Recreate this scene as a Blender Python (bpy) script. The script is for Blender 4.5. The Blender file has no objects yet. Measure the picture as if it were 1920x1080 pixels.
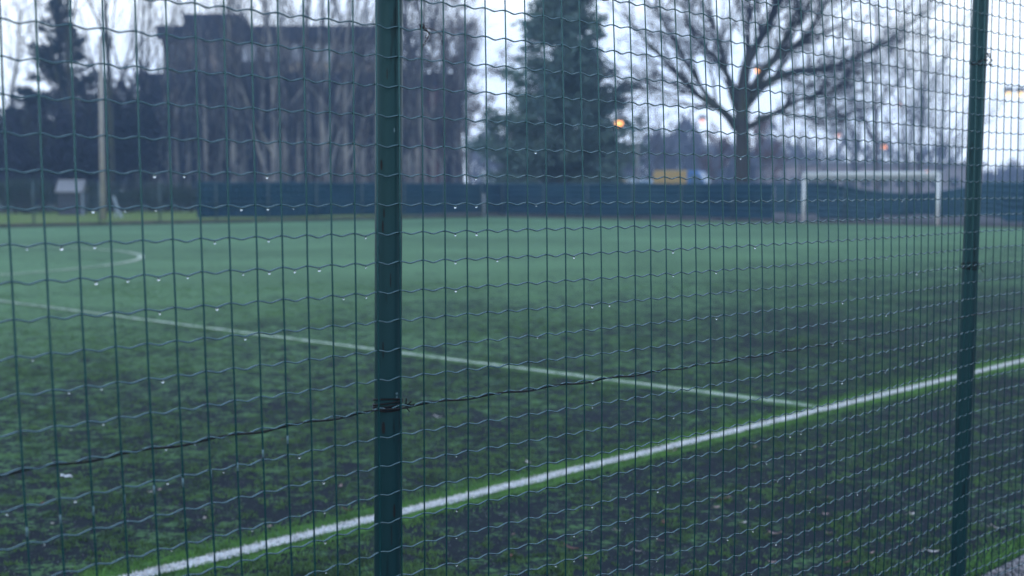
import bpy, math, random
import numpy as np
from math import sin, cos, pi, radians, sqrt, atan2
from mathutils import Vector, Matrix

rnd = random.Random(7)
nrs = np.random.RandomState(11)
sc = bpy.context.scene
COL = sc.collection

# ------------------------------------------------------------------ camera
FPX, PITCH, ROLL, TH = 2481.04, 0.0750466, -0.00139308, 0.820606557
CAM_H = 1.38
cam = bpy.data.cameras.new('camera')
camo = bpy.data.objects.new('camera', cam)
COL.objects.link(camo)
cam.sensor_width = 36.0
cam.lens = FPX / 1920 * 36.0
cam.clip_start = 0.05
cam.clip_end = 3000
cam.dof.use_dof = True
cam.dof.focus_distance = 2.7
cam.dof.aperture_fstop = 4.2
camo.location = (0, 0, CAM_H)
camo.rotation_euler = (Matrix.Rotation(pi/2 - PITCH, 4, 'X') @ Matrix.Rotation(-ROLL, 4, 'Z')).to_euler()
sc.camera = camo


def ray(x, y):
    dx, dy = x - 960, y - 540
    cr, sr = cos(ROLL), sin(ROLL)
    xi = cr*dx + sr*dy
    yi = -sr*dx + cr*dy
    cp, sp = cos(PITCH), sin(PITCH)
    return Vector((xi/FPX, cp - sp*(yi/FPX), -sp - cp*(yi/FPX)))


def gpt(x, y, z=0.0):
    d = ray(x, y)
    return Vector((0, 0, CAM_H)) + d*((z - CAM_H)/d.z)


def at(x, y, Y):
    d = ray(x, y)
    return Vector((0, 0, CAM_H)) + d*(Y/d.y)


# ------------------------------------------------------------------ tagging
def tag(o, label=None, cat=None, group=None, kind=None):
    if label: o['label'] = label
    if cat: o['category'] = cat
    if group: o['group'] = group
    if kind: o['kind'] = kind
    return o


def thing(name, loc, label, cat, group=None, rz=0.0):
    o = bpy.data.objects.new(name, None)
    o.empty_display_size = 0.2
    COL.objects.link(o)
    o.location = loc
    o.rotation_euler = (0, 0, rz)
    return tag(o, label, cat, group)


class MB:
    """collects tubes, boxes and faces into ONE mesh"""
    def __init__(s):
        s.v, s.f, s.mi = [], [], []
        s.cur = 0

    def face(s, pts):
        n = len(s.v)
        s.v.extend([tuple(p) for p in pts])
        s.f.append(tuple(range(n, n+len(pts))))
        s.mi.append(s.cur)

    def box(s, c, size, rz=0.0, ry=0.0):
        cx, cy, cz = c
        hx, hy, hz = size[0]/2, size[1]/2, size[2]/2
        m = Matrix.Rotation(rz, 3, 'Z') @ Matrix.Rotation(ry, 3, 'Y')
        n = len(s.v)
        for dx, dy, dz in ((-1,-1,-1),(1,-1,-1),(1,1,-1),(-1,1,-1),(-1,-1,1),(1,-1,1),(1,1,1),(-1,1,1)):
            p = m @ Vector((dx*hx, dy*hy, dz*hz))
            s.v.append((p.x+cx, p.y+cy, p.z+cz))
        for q in ((0,3,2,1),(4,5,6,7),(0,1,5,4),(1,2,6,5),(2,3,7,6),(3,0,4,7)):
            s.f.append(tuple(n+i for i in q)); s.mi.append(s.cur)

    def tube(s, pts, rad, sides=6, caps=True):
        pts = [Vector(p) for p in pts]
        if not hasattr(rad, '__len__'):
            rad = [rad]*len(pts)
        n0 = len(s.v)
        m = len(pts)
        prev = None
        for i, p in enumerate(pts):
            t = (pts[min(i+1, m-1)] - pts[max(i-1, 0)])
            if t.length < 1e-9: t = Vector((0, 0, 1))
            t.normalize()
            if prev is None:
                a = Vector((0, 0, 1)) if abs(t.z) < 0.9 else Vector((1, 0, 0))
                u = t.cross(a).normalized()
            else:
                u = prev - t*prev.dot(t)
                if u.length < 1e-6:
                    a = Vector((0, 0, 1)) if abs(t.z) < 0.9 else Vector((1, 0, 0))
                    u = t.cross(a)
                u.normalize()
            prev = u
            w = t.cross(u)
            r = rad[i]
            for k in range(sides):
                a = 2*pi*k/sides
                q = p + (u*cos(a) + w*sin(a))*r
                s.v.append((q.x, q.y, q.z))
        for i in range(m-1):
            for k in range(sides):
                a, b = n0+i*sides+k, n0+i*sides+(k+1) % sides
                s.f.append((a, b, b+sides, a+sides)); s.mi.append(s.cur)
        if caps:
            s.f.append(tuple(n0+k for k in reversed(range(sides)))); s.mi.append(s.cur)
            s.f.append(tuple(n0+(m-1)*sides+k for k in range(sides))); s.mi.append(s.cur)

    def build(s, name, mats, parent=None, smooth=False, loc=None):
        me = bpy.data.meshes.new(name)
        me.from_pydata(s.v, [], s.f)
        if not isinstance(mats, (list, tuple)): mats = [mats]
        for m in mats: me.materials.append(m)
        if len(mats) > 1:
            me.polygons.foreach_set('material_index', s.mi)
        if smooth:
            me.polygons.foreach_set('use_smooth', [True]*len(me.polygons))
        me.update()
        o = bpy.data.objects.new(name, me)
        COL.objects.link(o)
        if parent is not None: o.parent = parent
        if loc is not None: o.location = loc
        return o


def np_mesh(name, verts, tris, mats, parent=None, mi=None, nper=3):
    me = bpy.data.meshes.new(name)
    nv, nf = len(verts), len(tris)
    me.vertices.add(nv)
    me.vertices.foreach_set('co', np.asarray(verts, dtype=np.float32).ravel())
    me.loops.add(nf*nper)
    me.loops.foreach_set('vertex_index', np.asarray(tris, dtype=np.int32).ravel())
    me.polygons.add(nf)
    me.polygons.foreach_set('loop_start', np.arange(0, nf*nper, nper, dtype=np.int32))
    if not isinstance(mats, (list, tuple)): mats = [mats]
    for m in mats: me.materials.append(m)
    if mi is not None:
        me.polygons.foreach_set('material_index', np.asarray(mi, dtype=np.int32))
    me.update(calc_edges=True)
    me.validate()
    o = bpy.data.objects.new(name, me)
    COL.objects.link(o)
    if parent is not None: o.parent = parent
    return o


# ------------------------------------------------------------------ materials
def mat(name, col, rough=0.6, spec=0.5, noise=None, bump=None, metal=0.0, stretch=None, sheen=0.0, tint=None):
    m = bpy.data.materials.new(name)
    m.use_nodes = True
    nt = m.node_tree
    b = nt.nodes['Principled BSDF']
    b.inputs['Base Color'].default_value = (*col, 1)
    b.inputs['Roughness'].default_value = rough
    b.inputs['Specular IOR Level'].default_value = spec
    b.inputs['Metallic'].default_value = metal
    if tint: b.inputs['Specular Tint'].default_value = (*tint, 1)
    if sheen: b.inputs['Sheen Weight'].default_value = sheen
    tc = nt.nodes.new('ShaderNodeTexCoord')
    src = tc.outputs['Object']
    if stretch:
        mp = nt.nodes.new('ShaderNodeMapping')
        mp.inputs['Scale'].default_value = stretch
        nt.links.new(src, mp.inputs['Vector'])
        src = mp.outputs['Vector']
    if noise:
        col2, scale, lo, hi = noise
        n = nt.nodes.new('ShaderNodeTexNoise')
        n.inputs['Scale'].default_value = scale
        n.inputs['Detail'].default_value = 5
        n.inputs['Roughness'].default_value = 0.6
        nt.links.new(src, n.inputs['Vector'])
        r = nt.nodes.new('ShaderNodeMapRange')
        r.inputs['From Min'].default_value = lo
        r.inputs['From Max'].default_value = hi
        nt.links.new(n.outputs['Fac'], r.inputs['Value'])
        mx = nt.nodes.new('ShaderNodeMix'); mx.data_type = 'RGBA'
        mx.inputs['A'].default_value = (*col, 1)
        mx.inputs['B'].default_value = (*col2, 1)
        nt.links.new(r.outputs['Result'], mx.inputs['Factor'])
        nt.links.new(mx.outputs['Result'], b.inputs['Base Color'])
    if bump:
        sc_, st, ds = bump
        n2 = nt.nodes.new('ShaderNodeTexNoise')
        n2.inputs['Scale'].default_value = sc_
        n2.inputs['Detail'].default_value = 4
        nt.links.new(src, n2.inputs['Vector'])
        bp = nt.nodes.new('ShaderNodeBump')
        bp.inputs['Strength'].default_value = st
        bp.inputs['Distance'].default_value = ds
        nt.links.new(n2.outputs['Fac'], bp.inputs['Height'])
        nt.links.new(bp.outputs['Normal'], b.inputs['Normal'])
    return m


def emit(name, col, strength):
    m = bpy.data.materials.new(name)
    m.use_nodes = True
    b = m.node_tree.nodes['Principled BSDF']
    b.inputs['Base Color'].default_value = (0.6, 0.5, 0.4, 1)
    b.inputs['Emission Color'].default_value = (*col, 1)
    b.inputs['Emission Strength'].default_value = strength
    return m


M = {}
M['wire'] = mat('green_plastic_wire', (0.004, 0.034, 0.036), 0.22, 0.8, noise=((0.006, 0.048, 0.046), 40, .35, .7), tint=(.45, .92, 1.0))
M['wire_wet'] = mat('wet_plastic_wire', (0.005, 0.040, 0.044), 0.24, 1.0, noise=((0.008, 0.055, 0.055), 40, .35, .7), tint=(.72, .93, 1.0))
M['wire_wet'].node_tree.nodes['Principled BSDF'].inputs['IOR'].default_value = 1.85
M['wire_dark'] = mat('rusty_dark_wire', (0.005, 0.006, 0.008), 0.5, 0.25, noise=((0.016, 0.012, 0.011), 60, .4, .7))
M['pale_mark'] = mat('pale_plastic', (0.10, 0.18, 0.20), 0.4)  # pale colour for the wire spots and the post scratches
M['post'] = mat('post_paint', (0.006, 0.030, 0.034), 0.36, 0.45, noise=((0.001, 0.004, 0.006), 7, .57, .63), bump=(160, .15, .002), stretch=(6, 6, .7), tint=(.5, .92, 1.0))
M['tendril'] = mat('dry_vine', (0.035, 0.018, 0.016), 0.8)
M['white_paint'] = mat('white_post_paint', (0.88, 0.87, 0.86), 0.45, noise=((0.74, 0.72, 0.70), 6, .45, .75))
M['net'] = mat('rolled_net_cord', (0.30, 0.31, 0.31), 0.9, noise=((0.20, 0.21, 0.21), 12, .4, .7))
M['cloth'] = mat('windscreen_cloth', (0.012, 0.047, 0.082), 0.9, 0.1, noise=((0.028, 0.074, 0.104), .45, .35, .65), bump=(3, .5, .05))
M['cloth_pale'] = mat('pale_windscreen_cloth', (0.036, 0.085, 0.128), 0.9, 0.1, noise=((0.050, 0.105, 0.145), .5, .35, .65), bump=(3, .5, .05))  # paler blue cloth for the run right of the seam
M['fence_post_far'] = mat('far_fence_post', (0.06, 0.10, 0.11), 0.5)
M['asphalt_wet'] = mat('wet_asphalt', (0.10, 0.085, 0.09), 0.8, 0.2, noise=((0.06, 0.055, 0.06), .6, .35, .7), bump=(30, .2, .01))
M['rust'] = mat('leaf_litter_strip', (0.14, 0.060, 0.050), 0.9, noise=((0.06, 0.05, 0.045), 1.0, .4, .65))
M['soil'] = mat('ground_soil', (0.045, 0.055, 0.035), 0.95, noise=((0.030, 0.030, 0.028), .15, .35, .7))
M['verge'] = mat('verge_grass', (0.155, 0.230, 0.050), 0.9, 0.1, noise=((0.20, 0.20, 0.075), .5, .4, .7), bump=(9, .6, .05))
M['kerb'] = mat('kerb_concrete', (0.10, 0.085, 0.075), 0.9, noise=((0.045, 0.045, 0.04), 1.5, .4, .65))
M['bark'] = mat('dark_bark', (0.045, 0.045, 0.045), 0.95, noise=((0.065, 0.08, 0.035), .9, .48, .68), bump=(8, .6, .04))
M['twig'] = mat('twig', (0.040, 0.038, 0.054), 0.95, 0.1)
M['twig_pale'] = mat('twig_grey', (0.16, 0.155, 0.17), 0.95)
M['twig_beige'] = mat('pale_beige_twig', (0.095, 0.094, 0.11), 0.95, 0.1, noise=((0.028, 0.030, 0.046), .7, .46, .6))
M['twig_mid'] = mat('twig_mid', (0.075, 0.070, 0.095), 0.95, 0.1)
M['bark_pale'] = mat('pale_bark', (0.30, 0.28, 0.26), 0.9, noise=((0.04, 0.04, 0.055), 1.0, .42, .58), stretch=(1, 1, .4))
M['bark_grey'] = mat('grey_bark', (0.13, 0.125, 0.125), 0.95, noise=((0.075, 0.07, 0.075), 1.6, .45, .65), stretch=(1, 1, .4))
M['needle_blue'] = mat('blue_green_needles', (0.095, 0.160, 0.168), 0.9, 0.1, noise=((0.150, 0.225, 0.180), .55, .35, .68))
M['needle_dark'] = mat('dark_needles', (0.024, 0.040, 0.058), 0.9, 0.1, noise=((0.038, 0.056, 0.066), .5, .35, .68))
M['leaf_brown'] = mat('withered_leaves', (0.20, 0.145, 0.115), 0.9, 0.1)
M['bush'] = mat('evergreen_bush', (0.022, 0.042, 0.036), 0.9, noise=((0.04, 0.06, 0.04), 1, .4, .65))
M['conc_pole'] = mat('concrete_pole', (0.40, 0.36, 0.32), 0.85, noise=((0.30, 0.27, 0.25), 1.2, .4, .65))
M['galv'] = mat('galvanised_steel', (0.30, 0.31, 0.33), 0.5)
M['facade'] = mat('dark_facade', (0.022, 0.024, 0.042), 0.9, 0.1, noise=((0.015, 0.017, 0.032), .4, .35, .7))
M['fascia'] = mat('roof_fascia', (0.020, 0.023, 0.042), 0.8)
M['pier'] = mat('beige_render', (0.24, 0.20, 0.17), 0.9, noise=((0.10, 0.09, 0.09), .5, .4, .7))
M['redwall'] = mat('red_brown_render', (0.17, 0.065, 0.075), 0.9, noise=((0.14, 0.055, 0.06), .5, .4, .7))
M['frame'] = mat('window_frame', (0.12, 0.11, 0.11), 0.7)
M['glass'] = mat('window_glass', (0.012, 0.015, 0.022), 0.10, 0.6)
M['lowwall'] = mat('pinkish_render', (0.40, 0.34, 0.34), 0.9, noise=((0.33, 0.29, 0.30), .1, .4, .7))
M['roof_pale'] = mat('pale_sheet_roof', (0.25, 0.24, 0.25), 0.8)
M['shed'] = mat('shed_boards', (0.05, 0.055, 0.075), 0.9)
M['yellow'] = mat('yellow_van_paint', (0.64, 0.42, 0.15), 0.4)
M['blue'] = mat('blue_van_paint', (0.10, 0.25, 0.55), 0.4)
M['vwhite'] = mat('white_van_paint', (0.65, 0.67, 0.70), 0.35)
M['tyre'] = mat('tyre_rubber', (0.02, 0.02, 0.02), 0.8)
M['carglass'] = mat('vehicle_glass', (0.16, 0.23, 0.31), 0.08, 0.9)
M['headl'] = mat('headlamp_glass', (0.6, 0.6, 0.6), 0.15)
M['taill'] = mat('tail_lamp', (0.4, 0.02, 0.02), 0.2)
M['stone'] = mat('gravel_stone', (0.42, 0.38, 0.38), 0.8, noise=((0.16, 0.15, 0.16), 25, .4, .62))
M['blade'] = mat('turf_blade', (0.120, 0.230, 0.075), 0.6, 0.2, noise=((0.055, 0.105, 0.050), 2.2, .38, .62))
M['blade_new'] = mat('turf_blade_fresh', (0.150, 0.325, 0.080), 0.6, 0.2, noise=((0.05, 0.11, 0.04), 6, .4, .7))
M['blade_white'] = mat('white_line_fibre', (0.88, 0.84, 0.82), 0.7, noise=((0.62, 0.60, 0.60), 30, .4, .7))
M['line_worn'] = mat('worn_line_fibre', (0.50, 0.53, 0.42), 0.8, noise=((0.20, 0.28, 0.17), 9, .46, .62))
M['line_circle'] = mat('faded_line_fibre', (0.56, 0.58, 0.42), 0.8, noise=((0.28, 0.36, 0.24), 2, .45, .66))
M['board'] = mat('pale_blue_board', (0.35, 0.42, 0.50), 0.6)
M['crumb'] = mat('infill_crumb', (0.26, 0.26, 0.28), 0.9, noise=((0.07, 0.075, 0.09), 3, .4, .6))
M['leaf_pale'] = mat('bleached_leaf', (0.62, 0.55, 0.52), 0.8)
M['leaf_pink'] = mat('pinkish_leaf', (0.40, 0.28, 0.26), 0.8)
M['leaf_rust'] = mat('rusty_leaf', (0.16, 0.080, 0.065), 0.8)
M['paper'] = mat('paper_scrap', (0.78, 0.74, 0.72), 0.8)
M['lamp_hot'] = emit('lamp_amber', (1.0, 0.37, 0.075), 2.6)
M['lamp_mid'] = emit('lamp_orange', (1.0, 0.32, 0.10), 2.6)
M['lamp_dim'] = emit('lamp_red_dim', (1.0, 0.42, 0.32), 1.5)
M['lamp_warm'] = emit('lamp_warm_white', (1.0, 0.66, 0.28), 1.9)

# water
mw = bpy.data.materials.new('water_drop'); mw.use_nodes = True
b = mw.node_tree.nodes['Principled BSDF']
b.inputs['Base Color'].default_value = (1, 1, 1, 1)
b.inputs['Roughness'].default_value = 0.0
b.inputs['IOR'].default_value = 1.33
b.inputs['Transmission Weight'].default_value = 1.0
M['water'] = mw

# ---- pitch frame: u along the near touchline, v across the pitch
UA = radians(47.6)
UD = Vector((cos(UA), sin(UA), 0)); VD = Vector((-sin(UA), cos(UA), 0))
TL = gpt(1550, 768)                       # a point on the near touchline


def uv(u, v, z=0.0):
    p = TL + UD*u + VD*v
    return Vector((p.x, p.y, z))


def to_uv(p):
    d = Vector((p.x-TL.x, p.y-TL.y, 0))
    return d.dot(UD), d.dot(VD)


def turf_material():
    m = bpy.data.materials.new('worn_turf'); m.use_nodes = True
    nt = m.node_tree; N = nt.nodes; L = nt.links
    b = N['Principled BSDF']
    tc = N.new('ShaderNodeTexCoord')
    # distance across the pitch: the strip by the touchline is worn
    dot = N.new('ShaderNodeVectorMath'); dot.operation = 'DOT_PRODUCT'
    dot.inputs[1].default_value = VD
    L.new(tc.outputs['Object'], dot.inputs[0])
    mr = N.new('ShaderNodeMapRange')
    off = TL.dot(VD)
    mr.inputs['From Min'].default_value = off - 1.0
    mr.inputs['From Max'].default_value = off + 11.0
    mr.inputs['To Min'].default_value = -0.072
    mr.inputs['To Max'].default_value = 0.100
    L.new(dot.outputs['Value'], mr.inputs['Value'])

    def noise(scale, detail=4, rough=.6):
        n = N.new('ShaderNodeTexNoise')
        n.inputs['Scale'].default_value = scale
        n.inputs['Detail'].default_value = detail
        n.inputs['Roughness'].default_value = rough
        L.new(tc.outputs['Object'], n.inputs['Vector'])
        return n.outputs['Fac']

    def math(op, a, b_):
        x = N.new('ShaderNodeMath'); x.operation = op
        for i, q in enumerate((a, b_)):
            if isinstance(q, (int, float)): x.inputs[i].default_value = q
            else: L.new(q, x.inputs[i])
        return x.outputs[0]
    n1 = noise(0.55, 5, .62); n2 = noise(9.0, 4, .65); n3 = noise(34, 4, .75)
    n5 = noise(2.6, 5, .65)
    s = math('ADD', math('ADD', math('MULTIPLY', n1, .22), math('MULTIPLY', n5, .28)), math('MULTIPLY', n2, .50))
    s = math('ADD', s, mr.outputs['Result'])
    s = math('ADD', s, math('MULTIPLY', math('SUBTRACT', n3, .5), .55))
    r = N.new('ShaderNodeMapRange'); r.interpolation_type = 'SMOOTHSTEP'
    r.inputs['From Min'].default_value = .455
    r.inputs['From Max'].default_value = .575
    L.new(s, r.inputs['Value'])
    mx = N.new('ShaderNodeMix'); mx.data_type = 'RGBA'
    mx.inputs['A'].default_value = (0.019, 0.026, 0.033, 1)
    gb_ = N.new('ShaderNodeMix'); gb_.data_type = 'RGBA'
    gb_.inputs['A'].default_value = (0.102, 0.198, 0.075, 1)
    gb_.inputs['B'].default_value = (0.148, 0.254, 0.124, 1)
    m2 = N.new('ShaderNodeMapRange')
    m2.inputs['From Min'].default_value = off - 1.0; m2.inputs['From Max'].default_value = off + 13.0
    L.new(dot.outputs['Value'], m2.inputs['Value']); L.new(m2.outputs['Result'], gb_.inputs['Factor'])
    L.new(gb_.outputs['Result'], mx.inputs['B'])
    L.new(r.outputs['Result'], mx.inputs['Factor'])
    # large pale / dark drift across the green
    n4 = noise(0.16, 3, .5)
    r4 = N.new('ShaderNodeMapRange')
    r4.inputs['From Min'].default_value = .35; r4.inputs['From Max'].default_value = .65
    r4.inputs['To Min'].default_value = .82; r4.inputs['To Max'].default_value = 1.15
    L.new(n4, r4.inputs['Value'])
    hs = N.new('ShaderNodeHueSaturation')
    L.new(mx.outputs['Result'], hs.inputs['Color']); L.new(r4.outputs['Result'], hs.inputs['Value'])
    L.new(hs.outputs['Color'], b.inputs['Base Color'])
    b.inputs['Roughness'].default_value = .9
    b.inputs['Specular IOR Level'].default_value = .12
    bp = N.new('ShaderNodeBump'); bp.inputs['Strength'].default_value = .7
    bp.inputs['Distance'].default_value = .02
    L.new(math('ADD', n2, n3), bp.inputs['Height'])
    L.new(bp.outputs['Normal'], b.inputs['Normal'])
    return m


M['turf'] = turf_material()
M['band'] = mat('fresh_turf_band', (0.100, 0.215, 0.060), 0.8, 0.2, noise=((0.025, 0.045, 0.025), 14, .40, .68), bump=(60, .6, .01))
M['line'] = mat('white_line', (0.80, 0.77, 0.75), 0.8, 0.3, noise=((0.16, 0.17, 0.17), 44, .48, .60), bump=(80, .6, .01))
M['gravel'] = mat('gravel_bed', (0.16, 0.15, 0.155), 0.9, noise=((0.05, 0.05, 0.055), 60, .4, .62), bump=(70, 1.0, .02))


def sheet(name, pts, m, z, label=None, cat=None):
    mb = MB(); mb.face([(p.x, p.y, z) for p in pts])
    o = mb.build(name, m)
    tag(o, label, cat, kind='structure')
    return o


# ------------------------------------------------------------------ setting: ground, turf, lines
ground_mb = MB()
for gi_ in range(-14, 14):
    for gj in range(-3, 14):
        ground_mb.face([((gi_+a)*20, (gj+b_)*20, -.03) for a, b_ in ((0, 0), (1, 0), (1, 1), (0, 1))])
tag(ground_mb.build('ground', M['soil']), 'dark bare ground around and beyond the pitch', 'ground', kind='structure')

CORNER = gpt(907, 407)
FARL = gpt(0, 430)
fdir = (FARL - CORNER).normalized()          # along the far touchline, towards the left
GEND = gpt(1900, 424)
gdir = (GEND - CORNER).normalized()          # along the goal line, to the right
FN = Vector((TH*0 - sin(TH), cos(TH), 0))    # fence normal, away from camera
FU = Vector((cos(TH), sin(TH), 0))
F0 = Vector((-13.4527*0.05, 35.352*0.05, 0))
KERB_OFF = 0.21
fl = lambda t, off: F0 + FU*t + FN*off
turf_pts = [fl(-14, KERB_OFF+.02), fl(80, KERB_OFF+.02), CORNER + gdir*75, CORNER, CORNER + fdir*62]
def patch(name, a, b_, c, d, n, m, m_, z, label, cat):
    """quad a-b-c-d cut into an n x m grid of small faces"""
    mb = MB()
    q = lambda s_, t_: (a.lerp(b_, s_)).lerp(d.lerp(c, s_), t_)
    for i in range(n):
        for j in range(m):
            mb.face([(p.x, p.y, z) for p in (q(i/n, j/m), q((i+1)/n, j/m), q((i+1)/n, (j+1)/m), q(i/n, (j+1)/m))])
    return tag(mb.build(name, m_), label, cat, kind='structure')


nearp = fl(0, KERB_OFF+.02)
sgl = (CORNER-nearp).dot(FN)/(-gdir.dot(FN))
NEARC = CORNER + gdir*sgl
patch('pitch', NEARC - FU*64, NEARC, CORNER, CORNER + fdir*62, 60, 60, M['turf'], 0.004, 'worn artificial turf pitch, green with dark rubber patches', None)
sheet('gravel_path', [fl(-14, -6), fl(80, -6), fl(80, KERB_OFF), fl(-14, KERB_OFF)], M['gravel'], 0.022, 'pale gravel strip under the near wire fence', 'path')


def strip(name, m, z, a, b_, w, label, n=60, jitter=0.0):
    mb = MB()
    d = (b_-a); ln = d.length; d = d/ln
    nn = Vector((-d.y, d.x, 0))
    L_, R_ = [], []
    for i in range(n+1):
        p = a + d*(ln*i/n)
        L_.append(p + nn*(w/2 + rnd.uniform(-jitter, jitter)))
        R_.append(p - nn*(w/2 + rnd.uniform(-jitter, jitter)))
    for i in range(n):
        mb.face([(q.x, q.y, z) for q in (R_[i], R_[i+1], L_[i+1], L_[i])])
    return tag(mb.build(name, m), label, None, kind='structure')


strip('turf_band', M['band'], 0.008, uv(-14, 0.015), uv(70, 0.015), 0.27, 'fresh green turf band beside the near touchline', 400, .012)
strip('touchline', M['line'], 0.012, uv(-14, 0), uv(70, 0), 0.085, 'bright white touchline along the near side', 900, .009)
hl_end = gpt(0, 568)
hu, hv = to_uv(hl_end)
hdir = (hl_end - gpt(1540, 764)).normalized()
HS = gpt(1548, 766)
strip('turf_band', M['band'], 0.0085, HS + hdir*0.10, HS + hdir*46, 0.26, 'green turf band along the halfway line', 200, .012)
strip('halfway_line', M['line_worn'], 0.0125, HS + hdir*0.05, HS + hdir*46, 0.075, 'yellowed white halfway line across the pitch', 700, .012)
# centre circle: through the three measured points
q1, q2, q3 = gpt(265, 485), gpt(180, 470.5), gpt(60, 515)
ax, ay, bx, by, cx, cy = q1.x, q1.y, q2.x, q2.y, q3.x, q3.y
dd = 2*(ax*(by-cy)+bx*(cy-ay)+cx*(ay-by))
ox_ = ((ax*ax+ay*ay)*(by-cy)+(bx*bx+by*by)*(cy-ay)+(cx*cx+cy*cy)*(ay-by))/dd
oy_ = ((ax*ax+ay*ay)*(cx-bx)+(bx*bx+by*by)*(ax-cx)+(cx*cx+cy*cy)*(bx-ax))/dd
CR = sqrt((ax-ox_)**2+(ay-oy_)**2)
print('CIRCLE', ox_, oy_, CR)
mb = MB()
for i in range(160):
    a0, a1 = 2*pi*i/160, 2*pi*(i+1)/160
    mb.face([(ox_+r*cos(a), oy_+r*sin(a), 0.0165) for a, r in ((a0, CR-.06), (a1, CR-.06), (a1, CR+.06), (a0, CR+.06))])
tag(mb.build('centre_circle', M['line_circle']), 'faded centre circle line on the far left turf', None, kind='structure')

# far side: kerb, verge, litter strip, wet road
fn_out = Vector((fdir.y, -fdir.x, 0))
if fn_out.dot(Vector((0, 1, 0))) < 0: fn_out = -fn_out
gn_out = Vector((-gdir.y, gdir.x, 0))
if gn_out.dot(Vector((0, 1, 0))) < 0: gn_out = -gn_out
mb = MB()
a = CORNER + fdir*0.0; b_ = CORNER + fdir*62
mid = (a+b_)/2 + fn_out*0.14
mb.box((mid.x, mid.y, 0.06), ((b_-a).length, 0.26, 0.13), rz=atan2(fdir.y, fdir.x))
tag(mb.build('kerb', M['kerb']), 'dark stone kerb along the far side of the pitch', None, kind='structure')
sheet('grass_verge', [CORNER + fn_out*.28 + fdir*1, CORNER + fn_out*24 + fdir*1, CORNER + fn_out*24 + fdir*62, CORNER + fn_out*.28 + fdir*62], M['verge'], 0.05,
      'bright green grass verge beyond the far kerb', 'verge')
sheet('litter_strip', [CORNER + gdir*0, CORNER + gdir*75, CORNER + gdir*75 + gn_out*1.5, CORNER + gn_out*1.5], M['rust'], 0.010,
      'reddish brown litter strip behind the goal line', 'path')
sheet('road', [CORNER + gdir*6 + gn_out*3.0, CORNER + gdir*95 + gn_out*3.0, CORNER + gdir*95 + gn_out*44, CORNER + gdir*0 + gn_out*44], M['asphalt_wet'], 0.008,
      'wet asphalt road and parking area behind the goal', 'road')

# ------------------------------------------------------------------ near wire fence
S = 0.05
B = [-0.2496, -0.8097, -0.3105, -1.3215, -0.2655, 0.1908, -0.75, -0.15, 0.1]
PL = 47.3


def bulge(t, k):
    zz = (min(max(k, -6), 30)-10)/10.
    i = 0 if t < 13.5 else (1 if t < 13.5+PL else 2)
    a = (13.5-PL, 13.5, 13.5+PL)[i]
    c = B[3*i:3*i+3]
    return (c[0]+c[1]*zz+c[2]*zz*zz)*sin(pi*min(max((t-a)/PL, 0), 1))


def FP(t, k, off=0.0, dz=0.0):
    d = bulge(t, k)*S + off
    x = -13.4527*S + t*S*cos(TH) - sin(TH)*d
    y = 35.352*S + t*S*sin(TH) + cos(TH)*d
    return Vector((x, y, CAM_H + (5.48857-k)*S + dz))


T0, T1, K0, K1 = -34, 108, -10, 33
fence = thing('wire_fence', fl(0, 0), 'near green welded wire mesh fence with two tubular posts beside the camera', 'fence')
inv = Matrix.Translation(-fl(0, 0))


def fence_part(mb, name, m, smooth=True, parent=None):
    o = mb.build(name, m, parent or fence, smooth)
    o.location = -fl(0, 0) if parent is None else (0, 0, 0)
    return o


mb = MB()
for t in range(T0, T1+1):
    jt = rnd.uniform(-.012, .012)
    mb.tube([FP(t+jt+.006*sin(k*1.7+t), k, -0.0022) for k in np.arange(K0-.4, K1+.01, 1.5)], 0.00150, 6)
mb.cur = 1
CR_S = [0, .10, .24, .40, .48, .54, .62, .78, .90]
CR_Z = [0, -.0002, -.0016, -.0039, -.0044, -.0043, -.0034, -.0013, -.0002]
for k in range(K0, K1+1):
    pts = []
    jk = rnd.uniform(-.014, .014)
    for t in range(T0, T1):
        amp = rnd.uniform(.85, 1.12)
        sk = rnd.uniform(-.03, .03)
        for s_, z_ in zip(CR_S, CR_Z):
            pts.append(FP(t+s_+(sk if 0 < s_ else 0), k+jk, 0.0, z_*amp))
    pts.append(FP(T1, k+jk))
    mb.tube(pts, 0.00142, 6)
mesh_o = fence_part(mb, 'wire_mesh', [M['wire'], M['wire_wet']])

# pale spots on the vertical wires along one line
mb = MB()
for t, y in zip(range(0, 10), (998, 977, 958, 938, 921, 906, 891, 878, 852, 826)):
    # find k on wire t whose image row is y
    best = min((abs((FP(t, k).z, 0)[0] - at(0, y, FP(t, k).y).z), k) for k in np.arange(8, 24, .05))
    k = best[1]
    mb = MB()
    mb.tube([FP(t, k-.13, -.0022), FP(t, k+.13, -.0022)], 0.00170, 6)
    o = mb.build('pale_spot', M['pale_mark'], mesh_o, True)


def post(xt, xb, off, label):
    # line in the plane parallel to the fence, `off` behind it
    def hit(x, y):
        d = ray(x, y); o = Vector((0, 0, CAM_H))
        n = FN; p0 = F0 + FN*off
        return o + d*((p0-o).dot(n)/d.dot(n))
    a, b_ = hit(xt, 0), hit(xb, 1080)
    dr = (a-b_).normalized()
    top = a + dr*((2.2-a.z)/dr.z)
    bot = b_ + dr*((-0.0-b_.z)/dr.z)
    mb = MB()
    n = 14
    mb.tube([bot + (top-bot)*(i/n) for i in range(n+1)], 0.0238, 28)
    o = fence_part(mb, 'post', M['post'])
    tag(o, label)
    return bot, dr, o


_b, _d, P1o = post(728, 728, 0.0265, 'thick dark green post in the middle of the mesh')
P1 = (_b, None, _d)
_b, _d, P2o = post(1837.5, 1797, 0.0265, 'dark post at the right with tie wires')


P2 = (_b, None, _d)


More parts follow.
